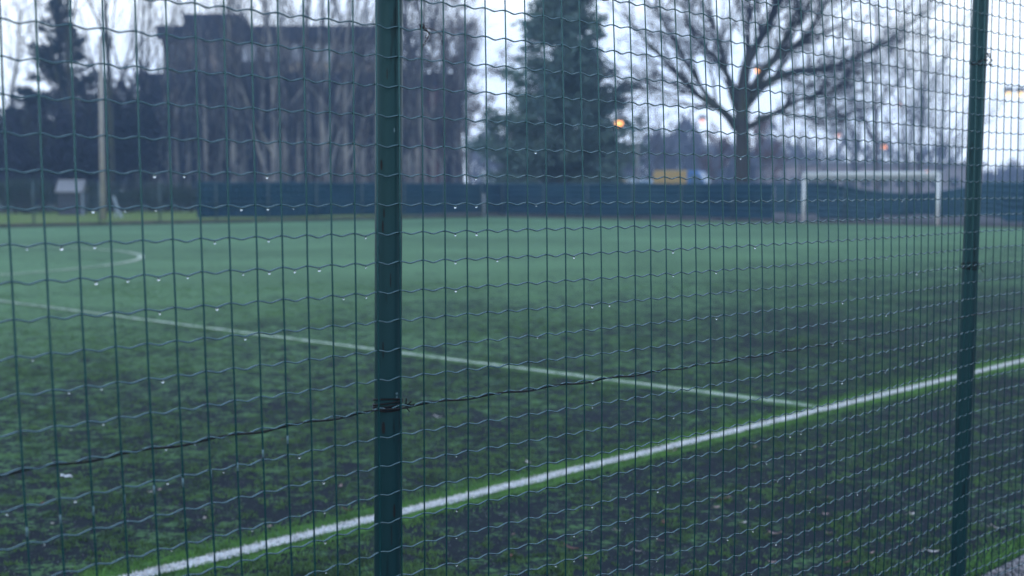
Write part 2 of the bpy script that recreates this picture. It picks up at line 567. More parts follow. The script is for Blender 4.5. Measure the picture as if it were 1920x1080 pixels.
def stain(P, po, y, dxpx, hpx, wdeg, m, nm):
    """thin run or chip on the camera side of a post at image row y"""
    z = at(728, y, P[0].y).z
    c = P[0] + P[2]*((z-P[0].z)/P[2].z)
    hz_ = hpx*c.y/FPX/2
    a0 = atan2(-c.y, -c.x) + math.asin(max(-.95, min(.95, dxpx/25)))
    mb = MB()
    for j in range(4):
        z0, z1 = -hz_ + 2*hz_*j/4, -hz_ + 2*hz_*(j+1)/4
        w0 = radians(wdeg)*(.5+.5*sin(pi*(j+.3)/4.3)); w1 = radians(wdeg)*(.5+.5*sin(pi*(j+1.3)/4.3))
        q = lambda a, zz_: c + Vector((cos(a)*.0241, sin(a)*.0241, zz_))
        mb.face([q(a0-w0, z0), q(a0+w0, z0), q(a0+w1, z1), q(a0-w1, z1)])
    o = mb.build(nm, m, po)
    o.location = (0, 0, 0)


for y, dx, h, wd, k_ in ((310, -13, 18, 5, 0), (400, -8, 16, 3, 0), (425, -10, 22, 4, 0), (655, -9, 30, 3, 0), (800, -8, 22, 7, 0), (955, 12, 26, 5, 0), (1000, 7, 40, 2, 0), (140, -3, 20, 2, 0), (245, 10, 8, 3, 1), (737, 16, 4, 7, 1), (744, 16, 6, 4, 1), (525, 4, 26, 2, 0)):
    stain(P1, P1o, y, dx, h, wd, (M['wire_dark'], M['pale_mark'])[k_], ('dark_stain', 'pale_scratch')[k_])


def on_post(P, z):
    b_, t_, d = P
    return b_ + d*((z-b_.z)/d.z)


# tension wire twisted along one row
mb = MB()
pts = []
for i in range((T1-T0)*6):
    t = T0 + i/6
    pts.append(FP(t, 13, 0.0025*cos(t*2.1), -.0042 + .0018*sin(t*2.1)))
mb.tube(pts, [.0017 if i < 360 else .0013 for i in range(len(pts))], 6)
fence_part(mb, 'tension_wire', M['wire_dark'])


def tie(P, z, turns, tail, seed, rr=0.0016):
    r_ = random.Random(seed)
    c = on_post(P, z)
    mb = MB()
    for q in range(turns):
        pts = []
        ph = r_.uniform(-.004, .004)
        for i in range(25):
            a = 2*pi*i/24
            pts.append(c + Vector((cos(a)*.0256, sin(a)*.0256, ph + .0035*q + .004*sin(a+q))))
        mb.tube(pts, rr, 5)
    # twisted ends on the camera side, right edge
    e = c - FN*0.022 + FU*0.022
    for q in range(tail):
        v = Vector((r_.uniform(-.2, 1), r_.uniform(-.6, .1), r_.uniform(-.9, .9))).normalized()
        mb.tube([e, e + v*.008, e + v*.016 + Vector((0, 0, r_.uniform(-.004, .004)))], rr*.8, 5)
    return mb


zrow = lambda k: CAM_H + (5.48857-k)*S
mb = tie(P1, zrow(13)-.004, 4, 5, 3)
fence_part(mb, 'tie_wire', M['wire_dark'])
zz = at(1815, 501, P2[0].y).z
mb = tie(P2, zz, 4, 2, 5)
fence_part(mb, 'tie_wire', M['wire_dark'])
zz = at(1832, 114, P2[0].y).z
mb = tie(P2, zz, 3, 5, 8)
fence_part(mb, 'tie_wire', M['wire_dark'])


# dried tendril caught in the mesh
def catmull(pts, n=6):
    out = []
    P = [Vector(p) for p in pts]
    P = [P[0]*2-P[1]] + P + [P[-1]*2-P[-2]]
    for i in range(1, len(P)-2):
        for j in range(n):
            t = j/n
            a, b_, c, d = P[i-1], P[i], P[i+1], P[i+2]
            out.append(.5*((2*b_) + (c-a)*t + (2*a-5*b_+4*c-d)*t*t + (3*b_-a-3*c+d)*t**3))
    out.append(P[-2])
    return out


def fence_px(x, y, off=-.006):
    d = ray(x, y); o = Vector((0, 0, CAM_H)); p0 = F0 + FN*off
    return o + d*((p0-o).dot(FN)/d.dot(FN))


mb = MB()
for path, r in (([(789, 47), (792, 54), (800, 58), (803, 68), (798, 76), (793, 82), (791, 92), (790, 97)], .0007),
                ([(791, 50), (798, 55), (804, 64), (800, 72), (796, 70), (799, 60), (793, 53)], .0006),
                ([(791, 52), (812, 56), (823, 64), (829, 71), (829, 80), (831, 86)], .0006),
                ([(786, 46), (789, 53), (794, 50), (792, 46)], .0013),
                ([(795, 76), (798, 80), (794, 85), (789, 90), (791, 95)], .0009),
                ([(827, 76), (830, 80), (827, 83)], .0010),
                ([(800, 60), (806, 66), (806, 74), (801, 79)], .0005)):
    mb.tube(catmull([fence_px(x, y, -.006 + .003*sin(i*2.3)) for i, (x, y) in enumerate(path)], 5), r, 5)
tag(mb.build('dried_tendril', M['tendril'], None, True), 'dead brown vine tendril curled on the mesh near the top of the thick post', 'vine')
mb = MB()
for path, r in (([(1850, 97), (1853, 103), (1857, 108), (1860, 112)], .0018), ([(1848, 100), (1854, 98), (1856, 103)], .0013), ([(1823, 119), (1832, 116), (1842, 110), (1851, 103)], .0016)):
    mb.tube(catmull([fence_px(x, y, -.010) for x, y in path], 5), r, 5)
tag(mb.build('knotted_cord', M['wire_dark'], None, True), 'dark knotted cord end tied on the right fence post', 'cord')

# ------------------------------------------------------------------ water droplets
DROPS = [(286,329),(338,329),(174.5,396),(233,394),(289,394),(447,391),(52,470),(112,467),(177,463),(400,455),(184,532),(233,527),(294,524.5),(341,519),(452,512.5),
(496,329),(891,332),(497.5,389.5),(546,389),(853,384.5),(892,384),(500,450),(684.5,443),(854,437.5),(892,436),(502,510.5),(548,507.5),(591,505),(685,500),(853,491),(931,487),
(1001,282.5),(1388,294),(1004,383),(1074,479.5),(1265,471),(1416,463),(1264,516),(1345,509),(1690,376),(1667,470),(1719.5,512.5),(1794,501),
(294,588),(402.5,579),(66,676),(456,636),(125,738),(188,730.5),(299,717),(189,797.5),(144.5,801),(644,558),(684.5,556),(853,543.5),
(1106,574),(1137.5,571),(1004,632),(1344.5,596),(1104.5,716),(1104.5,762.5),(1256,781),(1581,566),(1645,556),(1660,590),(1561,645.5),(1579.5,643),(1731,644),(1717.5,680),(1661,695),(1581,715),
(17.5,962.5),(320,845),(380,834.5),(144,939),(309,907),(421,885),(86,1022.5),(316,1035),(471,999),(562.5,858),(610,905.5),(609,964),(611,1020),(612,1076),(856,857),(856,960),(856,1011),(856,1061),
(1223,832),(1222,918),(1160,932),(1103,947),(1099.5,994.5),(1068,1004),(1159,977),(1220,1005),(1067.5,1050.5),(1035.5,1060),(1219,1049.5),(1359,1009),(1407.5,993),(1306,1065.5),(1404,1073),(1433,868),
(1481,816),(1501,812),(1562,832),(1502,848),(1456,901),(1480,892),(1519,917),(1519,957),(1611,924),(1641,911),(1627,916),(1747,896),(1575,1009),(1450,1017)]


def project(p):
    v = p - Vector((0, 0, CAM_H))
    cp, sp = cos(PITCH), sin(PITCH)
    yc = v.y*cp - v.z*sp; zc = v.z*cp + v.y*sp
    xi, yi = FPX*v.x/yc, -FPX*zc/yc
    return 960 + cos(ROLL)*xi - sin(ROLL)*yi, 540 + sin(ROLL)*xi + cos(ROLL)*yi


dips = [(t, k, project(FP(t+.5, k, 0, -.0060))) for t in range(-1, 72) for k in range(-2, 28)]
prof = [(0, .0022), (.0007, .0019), (.0011, .0010), (.0018, -.0001), (.0019, -.0010), (.0016, -.0020), (.0009, -.0026), (0, -.0028)]
me_drop = None
used = set()
nd = 0
for (x, y) in DROPS:
    t, k, pj = min(dips, key=lambda q: (q[2][0]-x)**2 + (q[2][1]-y)**2)
    if (t, k) in used: continue
    used.add((t, k))
    if me_drop is None:
        mbd = MB()
        ns = 12
        rings = prof[1:-1]
        mbd.v.append((0, 0, prof[0][1]))
        for r, z in rings:
            for i in range(ns):
                mbd.v.append((r*cos(2*pi*i/ns), r*sin(2*pi*i/ns), z))
        mbd.v.append((0, 0, prof[-1][1]))
        for i in range(ns):
            mbd.f.append((0, 1+i, 1+(i+1) % ns)); mbd.mi.append(0)
            for j in range(len(rings)-1):
                a0 = 1+j*ns
                mbd.f.append((a0+i, a0+ns+i, a0+ns+(i+1) % ns, a0+(i+1) % ns)); mbd.mi.append(0)
            e = 1+(len(rings)-1)*ns
            mbd.f.append((e+i, len(mbd.v)-1, e+(i+1) % ns)); mbd.mi.append(0)
        o = mbd.build('water_droplet', M['water'], None, True)
        me_drop = o.data
    else:
        o = bpy.data.objects.new('water_droplet', me_drop); COL.objects.link(o)
    p = FP(t+.5, k, 0.0, -.0068)
    o.location = p
    s_ = rnd.uniform(.55, 1.2)
    o.scale = (s_, s_, s_*rnd.uniform(.9, 1.15))
    tag(o, 'clear round water droplet hanging under a bend of the mesh wire', 'droplet', 'water droplets hanging from the mesh wires')
    nd += 1

# ------------------------------------------------------------------ turf blades (nobody could count them)
lat = nrs.rand(64, 64)


def vnoise(x, y):
    xi, yi = np.floor(x).astype(int), np.floor(y).astype(int)
    fx, fy = x-xi, y-yi
    fx, fy = fx*fx*(3-2*fx), fy*fy*(3-2*fy)
    a = lat[xi % 64, yi % 64]; b_ = lat[(xi+1) % 64, yi % 64]
    c = lat[xi % 64, (yi+1) % 64]; d = lat[(xi+1) % 64, (yi+1) % 64]
    return (a*(1-fx)+b_*fx)*(1-fy) + (c*(1-fx)+d*fx)*fy


def blades(name, P, h0, h1, w, m, label, kind='stuff', lean=.8, parent=None, clump=0, base_z=.004):
    n = len(P)
    ang = nrs.rand(n)*2*pi
    h = h0 + (h1-h0)*nrs.rand(n)
    ln = nrs.rand(n)*lean
    la = nrs.rand(n)*2*pi
    dx, dy = np.cos(ang)*w*.5, np.sin(ang)*w*.5
    bx_, by_ = P[:, 0], P[:, 1]
    V = np.zeros((n, 3, 3))
    V[:, 0] = np.stack([bx_-dx, by_-dy, np.full(n, base_z)], 1)
    V[:, 1] = np.stack([bx_+dx, by_+dy, np.full(n, base_z)], 1)
    V[:, 2] = np.stack([bx_+np.cos(la)*h*ln, by_+np.sin(la)*h*ln, base_z+h*(1-.35*ln)], 1)
    o = np_mesh(name, V.reshape(-1, 3), np.arange(n*3).reshape(-1, 3), m, parent)
    if label or kind: tag(o, label, 'grass' if parent is None else None, kind=kind)
    return o


def visible_samples(n, ymin, ymax, pw=1.0):
    """random ground points inside the picture, spread evenly over the ground"""
    out = []
    while len(out) < n:
        m_ = (n-len(out))*2+100
        zmax = FPX*CAM_H/(ymin-353); zmin = FPX*CAM_H/(ymax-353)
        Y = zmin + (zmax-zmin)*nrs.rand(m_)**pw
        X = (nrs.rand(m_)*2-1)*zmax*.42
        ok = np.abs(X) < Y*.42
        out.extend(np.stack([X[ok], Y[ok]], 1).tolist())
    return np.array(out[:n])


P = visible_samples(640000, 530, 1110, 1.75)
u_ = (P[:, 0]-TL.x)*UD.x + (P[:, 1]-TL.y)*UD.y
v_ = (P[:, 0]-TL.x)*VD.x + (P[:, 1]-TL.y)*VD.y
dens = .27*vnoise(P[:, 0]*1.1+7, P[:, 1]*1.1+3) + .33*vnoise(P[:, 0]*6+1, P[:, 1]*6+9) + .52*vnoise(P[:, 0]*21+5, P[:, 1]*21+2)
thr = .530 - np.clip(v_/14., 0, 1)*.10 + np.clip((P[:, 1]-9.)/6., 0, 1)*.16
keep = (nrs.rand(len(P)) < np.clip((dens-thr)*5.0, 0.015, 1)) & (np.abs(v_) > .05) & (v_ > -2.0)
# nothing on the gravel
foff = (P[:, 0]-F0.x)*FN.x + (P[:, 1]-F0.y)*FN.y
keep &= foff > KERB_OFF + .03
blades('turf_grass', P[keep], .008, .020, .0050, M['blade'], 'short green turf fibres growing through the dark rubber infill')
# pale crumbs in the infill
PC = visible_samples(16000, 620, 1110, 1.5)
fo2 = (PC[:, 0]-F0.x)*FN.x + (PC[:, 1]-F0.y)*FN.y
blades('infill_crumbs', PC[fo2 > KERB_OFF + .05], .003, .006, .0055, M['crumb'], 'tiny pale crumbs strewn over the rubber infill', base_z=.006)
# fresh fibres beside the touchline and white fibres on it
n = 80000
uu = -5 + 17*nrs.rand(n)**1.2
vv = nrs.normal(.02, .095, n)
okb = (np.abs(vv) > .034) & (np.abs(vv) < .30)
PB = np.stack([TL.x + UD.x*uu + VD.x*vv, TL.y + UD.y*uu + VD.y*vv], 1)[okb]
blades('band_grass', PB, .008, .022, .004, M['blade_new'], 'bright green turf fibres lining the white touchline', base_z=.008)
n = 15000
uu = -5 + 13*nrs.rand(n)**1.2
vv = (nrs.rand(n)*2-1)*.043
PW = np.stack([TL.x + UD.x*uu + VD.x*vv, TL.y + UD.y*uu + VD.y*vv], 1)
blades('line_fibres', PW, .006, .016, .0042, M['blade_white'], 'white fibres of the near touchline', base_z=.012)
# denser grass rim by the gravel
n = 8000
tt = 2 + 4*nrs.rand(n); oo = KERB_OFF + .02 + np.abs(nrs.normal(0, .10, n))
PR = np.stack([F0.x + FU.x*tt + FN.x*oo, F0.y + FU.y*tt + FN.y*oo], 1)
blades('rim_grass', PR, .010, .026, .0045, M['blade_new'], 'green turf rim beside the gravel strip', base_z=.004)

# gravel stones
vs, fs = [], []
base = [Vector(v) for v in ((1,0,0),(-1,0,0),(0,1,0),(0,-1,0),(0,0,1),(0,0,-1))]
bf = [(0,2,4),(2,1,4),(1,3,4),(3,0,4),(2,0,5),(1,2,5),(3,1,5),(0,3,5)]
for i in range(5200):
    p = fl(rnd.uniform(2.6, 5.2), KERB_OFF - .012 - abs(rnd.gauss(0, .11)))
    r = rnd.uniform(.003, .0085)
    m3 = Matrix.Rotation(rnd.uniform(0, 6.3), 3, 'Z') @ Matrix.Rotation(rnd.uniform(0, 6.3), 3, 'X')
    n0 = len(vs)
    for v in base:
        q = m3 @ (v*r*rnd.uniform(.7, 1.25))
        vs.append((p.x+q.x, p.y+q.y, .023+r*.35+q.z*.75))
    fs.extend([(n0+a, n0+b_, n0+c) for a, b_, c in bf])
tag(np_mesh('gravel', vs, fs, M['stone']), 'pale pebbles scattered on the gravel strip at the lower right', 'gravel', kind='stuff')


# ------------------------------------------------------------------ leaves and litter on the pitch
def leaf_mesh(seed, L_, W_, curl):
    r_ = random.Random(seed)
    mb = MB()
    n = 6
    rows = []
    for i in range(n+1):
        s_ = i/n
        w = W_*.5*sin(pi*min(1, s_*1.0+.02))**.75*(1+.25*r_.uniform(-1, 1)) + .0004
        z = .004 + curl*(2*s_-1)**2
        rows.append(((s_-.5)*L_, w, z))
    for i in range(n):
        x0, w0, z0 = rows[i]; x1, w1, z1 = rows[i+1]
        mb.face([(x0, -w0, z0+curl*.5), (x1, -w1, z1+curl*.5), (x1, 0, z1), (x0, 0, z0)])
        mb.face([(x0, 0, z0), (x1, 0, z1), (x1, w1, z1+curl*.4), (x0, w0, z0+curl*.4)])
    mb.tube([(-L_*.5, 0, z0), (-L_*.62, 0, .003), (-L_*.75, .002, .004)], .0006, 4)
    return mb


SPECIAL = {
 (125, 901): ('paper_scrap', 'paper', .055, 'flat white paper scrap on the dark turf at the lower left', 'litter'),
 (1356, 941): ('fallen_leaf', 'leaf_pink', .075, 'large curled pale leaf on the turf right of the touchline middle', 'leaf'),
 (1747, 1040): ('fallen_leaf', 'leaf_pale', .06, 'long white leaf lying beside the foot of the right post', 'leaf'),
 (1870, 995): ('fallen_leaf', 'leaf_pale', .055, 'pale leaf on the turf between right post and gravel', 'leaf'),
 (1709, 969): ('fallen_leaf', 'leaf_pale', .04, 'whitish leaf just left of the right post', 'leaf'),
 (1455, 1007): ('fallen_leaf', 'leaf_pink', .055, 'flat salmon pink leaf low on the dark turf', 'leaf'),
 (188, 491): ('paper_scrap', 'leaf_pale', .16, 'small white scrap inside the faded centre circle', 'litter'),
 (1262, 851): ('fallen_leaf', 'leaf_pink', .06, 'pinkish leaf at the edge of the white touchline', 'leaf'),
 (651, 964): ('fallen_leaf', 'leaf_rust', .05, 'rusty leaf on fresh turf left of the thick post', 'leaf'),
 (1070, 1035): ('fallen_leaf', 'leaf_rust', .06, 'reddish brown leaf at the bottom middle of the turf', 'leaf'),
 (820, 787): ('fallen_leaf', 'leaf_pale', .05, 'single pale leaf right of the tie wire on the post', 'leaf'),
}
PLAIN = [(386, 980), (505, 995), (80, 953), (1417, 842), (991, 872), (1271, 656), (1322, 657), (1341, 980), (1406, 942), (1344, 956), (1551, 937), (1549, 968), (1195, 1039), (1241, 1019),
         (960, 1049), (964, 1008), (1158, 1000), (1636, 1041), (1671, 1012), (1450, 1060), (1395, 985), (1100, 1052), (1245, 985), (300, 925), (282, 930), (640, 918), (530, 830), (1555, 1004), (100, 990), (1706, 1025), (1590, 1060)]
i = 0
for (x, y), (nm, mk, L_, lab, cat) in SPECIAL.items():
    i += 1
    if nm == 'paper_scrap':
        mb = MB()
        n = 5
        for a in range(n):
            z0, z1 = .006+.004*sin(a*2.1), .006+.004*sin((a+1)*2.1)
            mb.face([((a/n-.5)*L_, -.25*L_, z0), (((a+1)/n-.5)*L_, -.25*L_, z1), (((a+1)/n-.5)*L_, .25*L_, z1+.003), ((a/n-.5)*L_, .25*L_, z0+.003)])
    else:
        mb = leaf_mesh(i, L_, L_*.42, .010)
    o = mb.build(nm, M[mk])
    p = gpt(x, y)
    o.location = (p.x, p.y, .010); o.rotation_euler = (rnd.uniform(-.25, .25), rnd.uniform(-.15, .25), rnd.uniform(-.5, .5))
    tag(o, lab, cat)
vari = [leaf_mesh(50+k, .038, .020, .008).build('fallen_leaf', M[mk]) for k, mk in enumerate(('leaf_pale', 'leaf_pink', 'leaf_rust', 'leaf_pink'))]
for j, (x, y) in enumerate(PLAIN):
    src = vari[j % 4]
    o = src if j < 4 else src.copy()
    if j >= 4: COL.objects.link(o)
    p = gpt(x, y)
    o.location = (p.x, p.y, .009)
    o.rotation_euler = (rnd.uniform(-.3, .3), rnd.uniform(-.3, .3), rnd.uniform(0, 6.3))
    s_ = rnd.uniform(.5, .9); o.scale = (s_, s_, s_)
    tag(o, ('small bleached leaf fragment scattered on the dark turf', 'small pinkish leaf fragment scattered on the dark turf', 'small rust brown leaf fragment scattered on the dark turf', 'small pinkish leaf fragment scattered on the dark turf')[j % 4],
        'leaf', 'small leaf fragments scattered on the turf')

# ------------------------------------------------------------------ goal
GL, GR = gpt(1506, 416.5), gpt(1757, 420.5)
gd = (GR-GL).normalized(); gb = Vector((-gd.y, gd.x, 0))
if gb.y < 0: gb = -gb
GH = at(1506, 325, GL.y).z
goal = thing('football_goal', (GL+GR)/2, 'white football goal with its net rolled up under the crossbar', 'goal')
gi = -(GL+GR)/2


def gpart(mb, name, m, lab=None):
    o = mb.build(name, m, goal, True, gi)
    if lab: o['label'] = lab
    return o


for p in (GL, GR):
    mb = MB(); mb.tube([(p.x, p.y, 0), (p.x, p.y, GH-.06)], .062, 14); gpart(mb, 'post', M['white_paint'])
mb = MB(); mb.tube([(GL.x-gd.x*.06, GL.y-gd.y*.06, GH), (GR.x+gd.x*.06, GR.y+gd.y*.06, GH)], .064, 14); gpart(mb, 'crossbar', M['white_paint'])
for p, s_ in ((GL, 1), (GR, -1)):
    a = Vector((p.x, p.y, GH-.55)); b_ = Vector((p.x, p.y, GH-.07)) + gd*s_*.42
    mb = MB(); mb.tube(catmull([a, a + gd*s_*.06 + Vector((0, 0, .22)), b_ - gd*s_*.14 - Vector((0, 0, .07)), b_], 5), .03, 8); gpart(mb, 'corner_brace', M['white_paint'])
    e = Vector((p.x, p.y, GH-.03)) + gb*1.0
    mb = MB(); mb.tube(catmull([Vector((p.x, p.y, GH-.02)), Vector((p.x, p.y, GH+.0)) + gb*.5, e, Vector((p.x, p.y, .02)) + gb*1.7], 5), .022, 8); gpart(mb, 'net_support', M['galv'])
mb = MB()
pts = []
for i in range(61):
    s_ = i/60
    p = GL + (GR-GL)*s_
    pts.append(Vector((p.x, p.y, GH-.185 + .02*sin(i*1.3))) + gb*.03)
mb.tube(pts, [.105 + .02*sin(i*2.1) for i in range(61)], 9)
gpart(mb, 'rolled_net', M['net'])

# corner post
cpst = thing('corner_post', gpt(907, 408.5), 'short pale marker post at the far corner of the pitch', 'post')
mb = MB(); mb.tube([(0, 0, 0), (0, 0, 1.1)], .045, 10); mb.build('shaft', M['galv'], cpst, True)
mb = MB(); mb.tube([(0, 0, 1.1), (0, 0, 1.15)], [.065, .05], 10); mb.build('cap', M['galv'], cpst, True)


# ------------------------------------------------------------------ far fences
def line_cloth(a, d, s0, s1, n, top, bot, off, wav, seed):
    """hanging cloth with thickness between distances s0..s1 along the line"""
    r_ = random.Random(seed)
    mb = MB()
    nn = Vector((-d.y, d.x, 0))
    cols = []
    rows = 6
    for i in range(n+1):
        s_ = s0 + (s1-s0)*i/n
        tz, bz = top(s_), bot(s_)
        col = []
        for j in range(rows+1):
            z = tz + (bz-tz)*j/rows
            w = off + wav*(sin(s_*1.9+seed)+.6*sin(s_*4.3+j*.7)+1.4*sin(s_*.53+2*seed)*sin(j*1.1))*(.4+.6*j/rows)
            p = a + d*s_ + nn*w
            col.append((p.x, p.y, z))
        cols.append(col)
    for i in range(n):
        for j in range(rows):
            mb.face([cols[i][j], cols[i][j+1], cols[i+1][j+1], cols[i+1][j]])
    return mb


def solid(o, th=.012):
    m_ = o.modifiers.new('Solidify', 'SOLIDIFY'); m_.thickness = th
    return o


def far_fence(name, a, d, length, spacing, label, h=1.62, mesh_from=0.0, mesh_to=None):
    root = thing(name, a, label, 'fence')
    i = 0
    s_ = 0.0
    while s_ <= length:
        mb = MB(); p = d*s_
        mb.tube([(p.x, p.y, 0), (p.x, p.y, h)], .032, 8)
        mb.build('post', M['fence_post_far'], root, True)
        s_ += spacing
    mb = MB()
    for z in (.12, h*.5, h-.03):
        mb.tube([(0, 0, z), (d.x*length, d.y*length, z)], .008, 4)
    mt = mesh_to or length
    q = mesh_from
    while q < mt:
        mb.tube([(d.x*q, d.y*q, .1), (d.x*q, d.y*q, h)], .0035, 3)
        q += .25
    for z in np.arange(.25, h, .25):
        mb.tube([(d.x*mesh_from, d.y*mesh_from, z), (d.x*mt, d.y*mt, z)], .0035, 3)
    mb.build('wire_mesh', M['fence_post_far'], root)
    return root


SF = CORNER + fn_out*.15
side = far_fence('windscreen_fence', SF, fdir, 58, 2.6, 'low far side fence, dark blue windscreen right, bare wire left', mesh_from=14)


def s_at(a, d, x):
    """distance along a ground line at which it crosses image column x"""
    best = None
    for i in range(0, 8000):
        s_ = i*.01
        px = project(a + d*s_)[0]
        if best is None or abs(px-x) < best[0]: best = (abs(px-x), s_)
    return best[1]


s372 = s_at(SF, fdir, 372)
print('cloth ends at', s372)
o = solid(line_cloth(SF, fdir, -1.5, s372, 60, lambda s_: 1.63 + .015*sin(s_*1.2), lambda s_: .20 + .02*sin(s_*.9), -.07, .035, 3).build('windscreen', M['cloth'], side, True, -SF))
GF = CORNER + gn_out*1.4
end = far_fence('windscreen_fence', GF, gdir, 62, 2.6, 'low fence behind the goal, dark blue windscreen sagging right of the goal', mesh_from=60)
sA = s_at(GF, gdir, 1448); sB = s_at(GF, gdir, 1532); sC = s_at(GF, gdir, 1650); sD = s_at(GF, gdir, 1755); sE = s_at(GF, gdir, 1845); sG = s_at(GF, gdir, 1882)


def gtop(s_):
    z = 1.63 + .012*sin(s_*1.1)
    if sC-2.2 < s_ < sE:
        q = (s_-(sC-2.2))/(sE-sC+2.2)
        z -= .40*sin(pi*q)**.9
    return z


def gbot(s_):
    if sA < s_ < sB or sC < s_ < sG:
        return .36 + .04*sin(s_*3)
    return .14 + .03*sin(s_*.8)


o = solid(line_cloth(GF, gdir, -.35, sA-.02, 120, gtop, gbot, .07, .035, 5).build('windscreen', M['cloth'], end, True, -GF))
o = solid(line_cloth(GF, gdir, sA+.02, 60, 260, gtop, gbot, .09, .035, 5).build('windscreen', M['cloth_pale'], end, True, -GF))
o['label'] = 'paler windscreen behind the goal'


# ------------------------------------------------------------------ trees
def grow(mbs, p, d, L_, r, lv, maxlv, prm, rg):
    """mbs = (trunk MB, crown MB); tapered wandering branch with children"""
    nseg = 6 if lv == 0 else (5 if lv == 1 else (4 if lv < maxlv else 3))
    pts, rad = [p.copy()], [r]
    dd = d.copy()
    r_end = r*prm['taper'] if lv < maxlv else r*.45
    for i in range(nseg):
        wob = prm['wob']*(.35 if lv == 0 else 1)
        dd = (dd + Vector((rg.gauss(0, wob), rg.gauss(0, wob), rg.gauss(0, wob*.6))) + Vector((0, 0, prm['up'][min(lv, len(prm['up'])-1)]))).normalized()
        p = p + dd*(L_/nseg)
        pts.append(p.copy()); rad.append(max(prm['rmin'], r + (r_end-r)*(i+1)/nseg))
    mb = mbs[0] if lv <= prm['trunklv'] else mbs[1]
    mb.tube(pts, rad, 8 if lv == 0 else (5 if lv == 1 else 3), caps=(lv == 0))
    if lv >= maxlv: return
    n = prm['n'][min(lv, len(prm['n'])-1)]
    for c in range(n):
        lo = prm['start'] if lv == 0 else .18
        f = lo + (1-lo)*(c+rg.random()*.8)/n
        f = min(f, .99)
        i = min(int(f*nseg), nseg-1); ff = f*nseg-i
        q = pts[i].lerp(pts[i+1], ff)
        ax = (pts[i+1]-pts[i]).normalized()
        side_ = ax.cross(Vector((rg.gauss(0, 1), rg.gauss(0, 1), rg.gauss(0, 1)))).normalized()
        ang = radians(rg.uniform(*prm['ang'][min(lv, len(prm['ang'])-1)]))
        nd_ = ax*cos(ang) + side_*sin(ang)
        k = prm['len'][min(lv, len(prm['len'])-1)]
        ln = L_*k*rg.uniform(.7, 1.15)*(1.0-.45*f if lv == 0 else 1-.35*f)
        rr = max(prm['rmin'], rad[i]*prm['rk']*rg.uniform(.75, 1.0))
        grow(mbs, q, nd_, ln, rr, lv+1, maxlv, prm, rg)


FAST = dict(taper=.22, wob=.07, up=[.03, .12, .10, .06], rmin=.010, trunklv=0, n=[13, 6, 4, 4], start=.10, ang=[(14, 34), (14, 36), (18, 45)], len=[.50, .44, .42], rk=.52)
SPREAD = dict(taper=.20, wob=.13, up=[.02, .05, .04, .02], rmin=.011, trunklv=1, n=[11, 8, 6, 5], start=.22, ang=[(28, 58), (22, 50), (20, 50)], len=[.58, .46, .42], rk=.50)
DENSE = dict(taper=.2, wob=.10, up=[.02, .05, .04, .02], rmin=.013, trunklv=0, n=[16, 9, 6, 4], start=.16, ang=[(25, 55), (20, 46), (18, 46)], len=[.55, .46, .42], rk=.50)
MULTI = dict(taper=.25, wob=.10, up=[.02, .10, .08, .05], rmin=.010, trunklv=1, n=[7, 6, 4, 4], start=.02, ang=[(8, 26), (14, 34), (18, 42)], len=[.78, .42, .40], rk=.66)


def make_tree(name, seed, h, r, prm, maxlv, bark, twig, label, cat, group, leaves=None, loc=(0, 0, 0)):
    rg = random.Random(seed)
    root = thing(name, loc, label, cat, group)
    a, b_ = MB(), MB()
    grow((a, b_), Vector((0, 0, -.1)), Vector((rg.gauss(0, .03), rg.gauss(0, .03), 1)).normalized(), h, r, 0, maxlv, prm, rg)
    a.build('trunk', bark, root, True)
    crown = b_.build('crown', twig, root)
    if leaves:
        m_, cnt, sz = leaves
        vv_ = crown.data.vertices
        L_ = MB()
        for i in range(cnt):
            q = Vector(vv_[rg.randrange(len(vv_))].co)
            q += Vector((rg.gauss(0, .15), rg.gauss(0, .15), rg.gauss(0, .15)))
            e1 = Vector((rg.gauss(0, 1), rg.gauss(0, 1), rg.gauss(0, 1))).normalized()*sz*rg.uniform(.5, 1.2)
            e2 = Vector((rg.gauss(0, 1), rg.gauss(0, 1), rg.gauss(0, 1))).normalized()*sz*rg.uniform(.3, .8)
            L_.face([q, q+e1, q+e1*.5+e2])
        L_.build('foliage', m_, root)
    return root


def clone(root, loc, rz, s_=(1, 1, 1), label=None, group=None):
    r_ = root.copy(); COL.objects.link(r_)
    r_.location = loc; r_.rotation_euler = (0, 0, rz); r_.scale = s_
    for ch in list(root.children):
        c = ch.copy(); COL.objects.link(c); c.parent = r_
    if label: r_['label'] = label
    if group: r_['group'] = group
    return r_


def gz(x, Y):
    """ground point in image column x at depth Y"""
    d = ray(x, 353)
    return Vector((d.x/d.y*Y, Y, 0))


